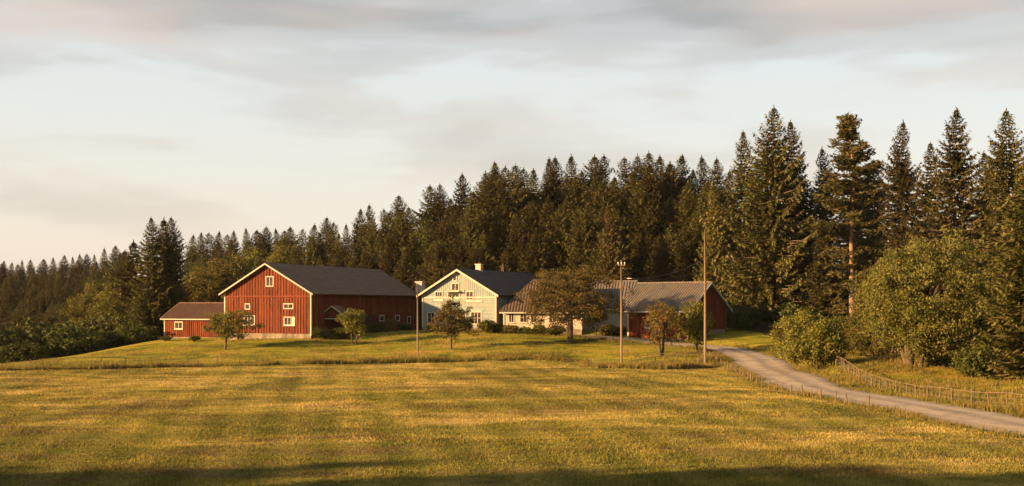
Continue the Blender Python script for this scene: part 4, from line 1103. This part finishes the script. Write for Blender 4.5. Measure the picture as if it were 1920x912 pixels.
AP5 = broadleaf(56, 6, 2.0, 2.9, 3.4, 130, 56, .18, 'leaf_olive', 1.2, .16, 1, clr=.6, lobes=5)
x = WX(1306, 134); plant('small_tree', AP5, x, 134, 1.0, 0, 'dense dark tree behind the tall pole at the road bend', 'tree')
BT = broadleaf(57, 5, 1.5, 1.6, 3.2, 70, 40, .2, 'leaf_dark', 1.6, .10, 1, clr=.5)
x = WX(1117, 152); plant('small_tree', BT, x, 152, .95, 0, 'little dark tree beneath the lawn tree near the yard', 'tree')

# willows and bushes right of the road
WB = broadleaf(61, 4.8, 3.0, 2.7, 2.75, 300, 90, .17, 'leaf_bush', .7, .10, 4, clr=.62, spread=.8, lobes=8, shell=.55)
x = WX(1535, 112); plant('willow_bush', WB, x, 112, 1.0, 0, 'round sunlit bush standing alone beside the road fence', 'bush')
WL = broadleaf(62, 12.5, 5.6, 6.4, 6.0, 860, 90, .18, 'leaf_willow', 2.6, .22, 5, clr=.85, spread=1.6, lobes=9, shell=.55, ry=4.6)
x = WX(1712, 107); plant('willow_tree', WL, x, 107, 1.0, 0, 'big bushy willow on the verge behind the road fence', 'tree')
WL2 = broadleaf(63, 10.5, 3.8, 5.2, 4.9, 460, 90, .18, 'leaf_willow', 2.2, .18, 3, clr=.8, spread=1.2, lobes=8, shell=.55)
x = WX(1668, 121); plant('willow_tree', WL2, x, 121, 1.0, 0, 'second willow joined to the big willow on the bush side', 'tree')
WL3 = broadleaf(64, 10, 3.6, 5.0, 4.7, 400, 80, .19, 'leaf_dark', 2.0, .18, 3, clr=.8, spread=1.2, lobes=8, shell=.5)
x = WX(1805, 119); plant('willow_tree', WL3, x, 119, 1.02, 0, 'shaded willow between the big willow and the golden lit spruce', 'tree')
top_tree('spruce_tree', GOLD_LIT, 20, 1930, 285, 93, 'golden lit spruce cut by the picture edge above the road fence', 'tree', None, 1.15, rz=1.0)
CT2 = broadleaf(66, 16, 3.2, 7.0, 7.6, 330, 60, .26, 'leaf_dark', 3.5, .24, 1, clr=.8, lobes=9, shell=.45, pear=.3)
x = WX(1985, 100); plant('columnar_tree', CT2, x, 100, 1.1, 2, 'dark leafy tree cut by the picture edge behind the golden lit spruce', 'tree')
x = WX(1500, 150); plant('bush', BSH[0], x, 150, 1.1, 1, 'low dark bush at the wood edge behind the round sunlit bush', 'bush')
for px, Y, s, lab in ((1590, 130, 1.2, 'dark bush hidden between round bush and willow'), (1640, 125, 1.1, 'dark undergrowth bush behind the second willow'), (1385, 158, 1.0, 'low bush at the end of the red shed gable'),
                      (1760, 108, .8, 'low bush under the shaded willow'), (1825, 102, .8, 'low bush between shaded willow and golden lit spruce'), (1840, 118, 1.5, 'dark bush behind the golden lit spruce')):
    x = WX(px, Y); plant('bush', BSH[0], x, Y, s, random.uniform(0, 6), lab, 'bush')
for i, (px, Y, s, lab) in enumerate(((606, 150, .42, 'low shrub at the near barn corner'), (640, 151, .55, 'shrub under the red porch'), (700, 160, .5, 'yellowish shrub before the barn side door'), (730, 163, .55, 'yellowish shrub below the barn side windows'),
                               (760, 166, .5, 'dark shrub at the far end of the barn side'), (812, 157, .42, 'shrub under the first ground floor farmhouse window'), (872, 155, .5, 'dark shrub beside the farmhouse door'), (912, 153.5, .62, 'dark shrub at the near farmhouse corner'),
                               (932, 154, .45, 'low shrub between farmhouse and cream wing'), (957, 153, .4, 'low dark hedge plant under the first wing window'), (985, 152.8, .42, 'low dark hedge plant under the second wing window'), (1012, 152.6, .4, 'low dark hedge plant under the third wing window'),
                               (1040, 152.4, .42, 'low dark hedge plant behind the lawn tree trunk'), (1140, 153.5, .5, 'dark shrub before the grey outbuilding'), (1155, 154, .45, 'dark shrub beside the grey outbuilding door'), (365, 153, .3, 'low weed shrub against the low red shed'), (312, 155, .28, 'low shrub at the low shed corner'))):
    x = WX(px, Y); plant('shrub', BSH[i % 2], x, Y, s, random.uniform(0, 6), lab, 'shrub', 'shrubs along the farm walls', sz=s * random.uniform(.6, 1.15)).scale.x = s * random.uniform(1.2, 2.0)

# tree belt behind the photographer that throws the long shadow over the near field
for i, (x, y, h) in enumerate([(-27 - 4.3 * k + (k % 3), 18.0 + 1.6 * ((k * 7) % 4), 17.0 + (k * 5) % 5) for k in range(14)] + [(-20 - 9 * k, 9 + 2 * (k % 2), 19 + k % 3) for k in range(4)]):
    plant('broadleaf_tree', BRD[i % 2], x, y, h / 12 * .95, i, 'leafy tree of the belt beside the camera that shades the near field', 'tree', 'tree belt beside the camera', sz=h / (11, 13.2)[i % 2])

# ------------------------------------------------------------------ poles, wires, fences
def pole(px, py_top, Y, label, r0, cross=None):
    x = WX(px, Y); z = gz(x, Y); h = WZ(py_top, Y) - z
    e = empty('utility_pole', (x, Y, z)); tag(e, label, 'pole')
    MB().tube([(0, 0, -.3), (.01, 0, h * .5), (0, .01, h)], [r0, r0 * .85, r0 * .68], 10).build('shaft', 'pole_wood', e, True)
    MB().tube([(0, .01, h), (0, .01, h + .08)], [r0 * .8, r0 * .25], 10).build('cap', 'wire_metal', e)
    if cross:
        MB().box(-cross, cross, -.17, -.05, h - .55, h - .42).build('crossarm', 'pole_wood', e)
        for k in (-.85, 0, .85):
            MB().tube([(k * cross, -.11, h - .42), (k * cross, -.11, h - .30), (k * cross, -.11, h - .22), (k * cross, -.11, h - .15)], [.02, .06, .07, .03], 8).build('insulator', 'insulator', e, True)
    return e, Vector((x, Y, z + h))
p1, t1 = pole(1322, 432, 123, 'tallest bare wooden pole at the road bend', .145)
p2, t2 = pole(1165, 489, 123, 'wooden utility pole with insulators standing in the small pen', .13, .40)
p3, t3 = pole(783, 533, 133, 'short slim wooden pole on the lawn before the farmhouse corner', .11)
def wire(a, b, sag, label, r=.013):
    a = Vector(a); b = Vector(b)
    pts = [a + (b - a) * (k / 16) - Vector((0, 0, sag * 4 * (k / 16) * (1 - k / 16))) - a for k in range(17)]
    o = MB().tube(pts, [r] * 17, 4).build('power_line', 'wire_metal'); o.location = a
    tag(o, label, 'cable', 'overhead cables at the red shed')
mast = R.o + R.ux * (-R.W / 2 + .9) + R.uy * -.62 + Vector((0, 0, R.side(1327, 532, R.W / 2)[1] + .7))
wire(mast, (WX(1345, 165), 165, WZ(470, 165)), 1.1, 'upper cable sagging from the shed mast towards the tall spruce', .022)
wire(mast + Vector((.2, 0, -.1)), (WX(1350, 165), 165, WZ(490, 165)), 1.0, 'lower cable sagging from the shed mast towards the tall spruce', .022)
wire(t2 + Vector((.38, -.11, -.2)), mast, .3, 'short cable from the insulator pole to the shed mast', .018)
wire(t2 + Vector((-.38, -.11, -.2)), A.o + A.ux * (A.W / 2) + Vector((0, -.6, 4.5)), .5, 'cable from the insulator pole to the cream wing eave', .014)

POST = {}
def post_mesh(k, h, r):
    if (k, h) not in POST:
        rnd = random.Random(k * 7 + int(h * 100)); mb = MB()
        mb.tube([(0, 0, -.25), (rnd.uniform(-.03, .03), 0, h * .5), (rnd.uniform(-.05, .05), rnd.uniform(-.03, .03), h)], [r * 1.05, r, r * .85], 7)
        POST[(k, h)] = mb.mesh('post', 'post_wood')
    return POST[(k, h)]
def fence(name, label, pts, spacing, h, r, rails=(), rail_r=.035, wires=(), jit=.15, seed=0, stays=0):
    rnd = random.Random(seed)
    c = catmull(pts, 10); seg = [0]
    for a, b in zip(c[:-1], c[1:]): seg.append(seg[-1] + (b - a).length)
    n = max(1, int(seg[-1] / spacing)); pos = []
    for i in range(n + 1):
        d = min(seg[-1], max(0, (i + (rnd.uniform(-jit, jit) if 0 < i < n else 0)) * seg[-1] / n))
        pos.append((np.interp(d, seg, [q.x for q in c]), np.interp(d, seg, [q.y for q in c])))
    pos = [(x, y, gz(x, y)) for x, y in pos]
    e = empty(name, pos[0]); tag(e, label, 'fence'); o0 = Vector(pos[0])
    tops = []
    for i, p in enumerate(pos):
        k = rnd.randint(0, 3); hh = rnd.choice((h, h, h * .9 if not rails else h)); hh = round(hh, 2)
        o = link('post', post_mesh(k, hh, r), e); o.location = Vector(p) - o0; o.rotation_euler = (rnd.uniform(-.05, .05), rnd.uniform(-.06, .06), rnd.uniform(0, 6)); s = rnd.uniform(.85, 1.25); o.scale = (s, s, rnd.uniform(.92, 1.06))
        tops.append(Vector(p) - o0)
    for f in rails:
        for a, b in zip(tops[:-1], tops[1:]):
            if rnd.random() < .04: continue
            za = h * f + rnd.uniform(-.03, .03); zb_ = h * f + rnd.uniform(-.03, .03); ex = (b - a) * .03
            MB().tube([a - ex + Vector((0, -.07, za)), (a + b) / 2 + Vector((0, -.07, (za + zb_) / 2 - .015)), b + ex + Vector((0, -.07, zb_))], [rail_r, rail_r * .95, rail_r * .85], 6).build('rail', 'rail_wood', e)
    for f in wires:
        MB().tube([t + Vector((0, -.05, h * f + (.01 if i % 2 else 0))) for i, t in enumerate(tops)], [.007] * len(tops), 3).build('wire', 'wire_metal', e)
    if stays:
        mb = MB()
        for a, b in zip(tops[:-1], tops[1:]):
            for k in range(1, stays + 1):
                q = a + (b - a) * (k / (stays + 1)); mb.tube([q + Vector((0, -.05, .05)), q + Vector((0, -.05, h * .88))], [.006, .006], 3)
        o = mb.build('wire_stay', 'wire_metal', e); o['kind'] = 'stuff'
    return e
gp = lambda px, py: (WX(px, 6.4 * F / (py - HY)), 6.4 * F / (py - HY))
# right of the road: runs along the verge, a little uphill of the carriageway
rf_pts = [(32.2, 124.5), (31.2, 117.5), (30.2, 108), (29.3, 98), (29.0, 88), (29.2, 80), (30.2, 72.5), (32.0, 66), (35.5, 58), (40.5, 51)]
fence('rail_fence', 'weathered post and rail fence with wire netting along the willow side of the road', rf_pts, 2.1, 1.05, .055, (.93,), .034, (.35, .62), seed=3, stays=2)
fence('post_fence', 'row of short weathered posts with wire along the field side of the road', [(21.4, 131), (21.9, 124.5), (21.6, 117), (20.9, 108), (20.3, 98), (20.1, 88), (20.3, 80.5), (21.6, 71)], 2.6, .80, .055, (), .03, (.55, .85), jit=.3, seed=5)
fence('pen_fence', 'low grey picket pen around the two poles at the field corner', [(WX(1108, 126), 126), (WX(1165, 125), 125), (WX(1240, 124.5), 124.5), (WX(1300, 124), 124), (WX(1345, 124.5), 124.5)], 1.05, 1.0, .05, (.45,), .03, (.8,), jit=.35, seed=6)
fence('pen_fence', 'back row of the low pen behind the apple tree trunk', [(WX(1190, 128.5), 128.5), (WX(1250, 129), 129), (WX(1318, 129), 129)], 1.3, .85, .05, (.35, .7), .045, (), jit=.3, seed=7)
fence('field_fence', 'sparse grey post fence in tall grass along the low lawn edge', [(WX(-20, 118.5), 118.5), (WX(115, 123), 123), (WX(240, 126), 126), (WX(345, 128), 128), (WX(470, 129), 129), (WX(600, 131), 131), (WX(760, 133), 133)], 4.4, .95, .05, (), .03, (.5, .85), jit=.3, seed=8)
fence('verge_fence', 'cluster of leaning old posts where the road bends by the round bush', [(30.6, 132), (31.6, 127), (32.6, 122.5)], .85, .9, .05, (), .03, (.7,), jit=.4, seed=9)

# ------------------------------------------------------------------ grass: stubble on the field, long grass on lawn, bank and verges
def blades(rng, x, y, z, h, w, lean, per):
    """per thin triangular blades in every tuft"""
    n = len(x) * per
    X = np.repeat(x, per) + rng.normal(0, .05, n); Y = np.repeat(y, per) + rng.normal(0, .05, n); Z = np.repeat(z, per)
    hh = np.repeat(h, per) * rng.uniform(.6, 1.2, n); a = rng.uniform(0, 6.283, n); la = rng.uniform(0, 6.283, n); ln = lean * hh * rng.uniform(.2, 1.2, n)
    ww = np.repeat(w, per) * rng.uniform(.7, 1.3, n) / 2
    b0 = np.stack([X + np.cos(a) * ww, Y + np.sin(a) * ww, Z - .03], 1); b1 = np.stack([X - np.cos(a) * ww, Y - np.sin(a) * ww, Z - .03], 1)
    t = np.stack([X + np.cos(la) * ln, Y + np.sin(la) * ln, Z + hh], 1)
    return np.stack([b0, b1, t], 1).reshape(-1, 3)
rng = np.random.RandomState(5)
# mown field: denser near the camera
N = 210000
Yr = 36 + (132 - 36) * rng.rand(N) ** 1.25; Xr = (rng.rand(N) * 2 - 1) * (.47 * Yr + 4)
rd, _ = road_d(Xr, Yr)
keep = (Yr < field_edge(Xr) - .3) & (rd > 3.3) & ~((Xr > rcx_at(Yr)))
Xr, Yr, rd = Xr[keep], Yr[keep], rd[keep]
Zr = ground(Xr, Yr)
pat = np.clip((vnoise(Xr, Yr * 1.6, 3.5, 4) - .35) * 2.6, 0, 1)
hgt = .04 + .10 * pat * rng.rand(len(Xr)) + .02 * rng.rand(len(Xr))
v = blades(rng, Xr, Yr, Zr, hgt, np.full(len(Xr), .045) * (1 + Yr / 110), .9, 3)
o = link('field_grass', npmesh('field_grass', v, 3, 'stubble')); tag(o, 'short dry mown grass covering the wide field', 'grass', kind='stuff')
# taller weeds and seed heads left standing in the field
n = 5200; Yw = 38 + 88 * rng.rand(n) ** 1.1; Xw = (rng.rand(n) * 2 - 1) * (.46 * Yw); rdw, _ = road_d(Xw, Yw)
kw = (Yw < field_edge(Xw) - .5) & (rdw > 3.4) & (Xw < rcx_at(Yw)) & (vnoise(Xw, Yw, 6, 21) > .52); Xw, Yw = Xw[kw], Yw[kw]
v = blades(rng, Xw, Yw, ground(Xw, Yw), rng.uniform(.14, .30, len(Xw)), np.full(len(Xw), .035), .5, 5)
o = link('field_weeds', npmesh('field_weeds', v, 3, 'grass_long')); tag(o, 'scattered taller weeds and grass tufts standing in the mown field', 'weeds', kind='stuff')
# long grass: bank at the field edge, lawn, verges
xs_, ys_, hs_ = [], [], []
def strew(n, xf_, yf_, h0, h1):
    x = xf_(n); y = yf_(n, x); xs_.append(x); ys_.append(y); hs_.append(rng.uniform(h0, h1, n))
strew(15000, lambda n: rng.uniform(-58, 12, n), lambda n, x: field_edge(x) + np.abs(rng.normal(0, 1.6, n)), .25, .62)
strew(5000, lambda n: rng.uniform(8, 22, n), lambda n, x: field_edge(x) + rng.uniform(0, 5.5, n), .3, .75)
strew(26000, lambda n: rng.uniform(-75, 26, n), lambda n, x: field_edge(x) + rng.uniform(.5, 30, n), .08, .24)
i = rng.randint(0, len(RCa) - 30, 12000); sd = rng.choice((-1, 1), 12000)
tx = np.gradient(RCa[:, 0])[i]; ty = np.gradient(RCa[:, 1])[i]; tl = np.hypot(tx, ty); off = 2.55 + np.abs(rng.normal(0, .65, 12000))
xs_.append(RCa[i, 0] + sd * ty / tl * off + rng.normal(0, .3, 12000)); ys_.append(RCa[i, 1] - sd * tx / tl * off + rng.normal(0, .3, 12000)); hs_.append(rng.uniform(.12, .42, 12000))
n = 26000; yy = rng.uniform(48, 135, n); xx = rcx_at(yy) + 3.0 + rng.rand(n) ** 1.1 * 16
xs_.append(xx); ys_.append(yy); hs_.append(rng.uniform(.15, .5, n))
X = np.concatenate(xs_); Y = np.concatenate(ys_); Hh = np.concatenate(hs_)
rd, rj = road_d(X, Y); inb = np.zeros(len(X), bool)
for Bx, Wx, Dx in ((BARN, BW, BL), (H, H.W, 23), (A, A.W, 8.4), (G, G.W, 7.6), (R, R.W, 9.6), (S, S.W, 7)):
    lx = (X - Bx.o.x) * Bx.ux.x + (Y - Bx.o.y) * Bx.ux.y; ly = (X - Bx.o.x) * Bx.uy.x + (Y - Bx.o.y) * Bx.uy.y
    inb |= (abs(lx) < Wx / 2 + .1) & (ly > -.1) & (ly < Dx + .1)
cl = vnoise(X, Y, 2.2, 9)
k = (rd > 2.45 + .5 * vnoise(X, Y, 2.5, 33)) & ~inb & (rng.rand(len(X)) < np.clip((cl - .33) * 4.5, .06, 1))
Hh = Hh * (.45 + 1.1 * np.clip((vnoise(X, Y, 3.0, 10) - .25) * 1.8, 0, 1))
X, Y, Hh = X[k], Y[k], Hh[k]
v = blades(rng, X, Y, ground(X, Y), Hh, .03 + .05 * Hh, .45, 5)
o = link('long_grass', npmesh('long_grass', v, 3, 'grass_long')); tag(o, 'long yellow green grass on the lawn, bank and road verges', 'grass', kind='stuff')

# ------------------------------------------------------------------ evening haze
m = bpy.data.materials.new('haze'); m.use_nodes = True; nt = m.node_tree; nt.nodes.clear(); MATS['haze'] = m
o_ = nn(nt, 'ShaderNodeOutputMaterial'); pv = nn(nt, 'ShaderNodeVolumePrincipled')
pv.inputs['Color'].default_value = (0.92, 0.94, 0.97, 1); pv.inputs['Density'].default_value = 0.000035; pv.inputs['Anisotropy'].default_value = 0.0
lk(nt, pv.outputs[0], o_.inputs['Volume'])
hz = MB().box(-1400, 1400, -700, 1900, -16, 46).build('haze', 'haze'); hz['kind'] = 'stuff'; hz['label'] = 'thin pale evening haze over the whole valley'; hz['category'] = 'haze'
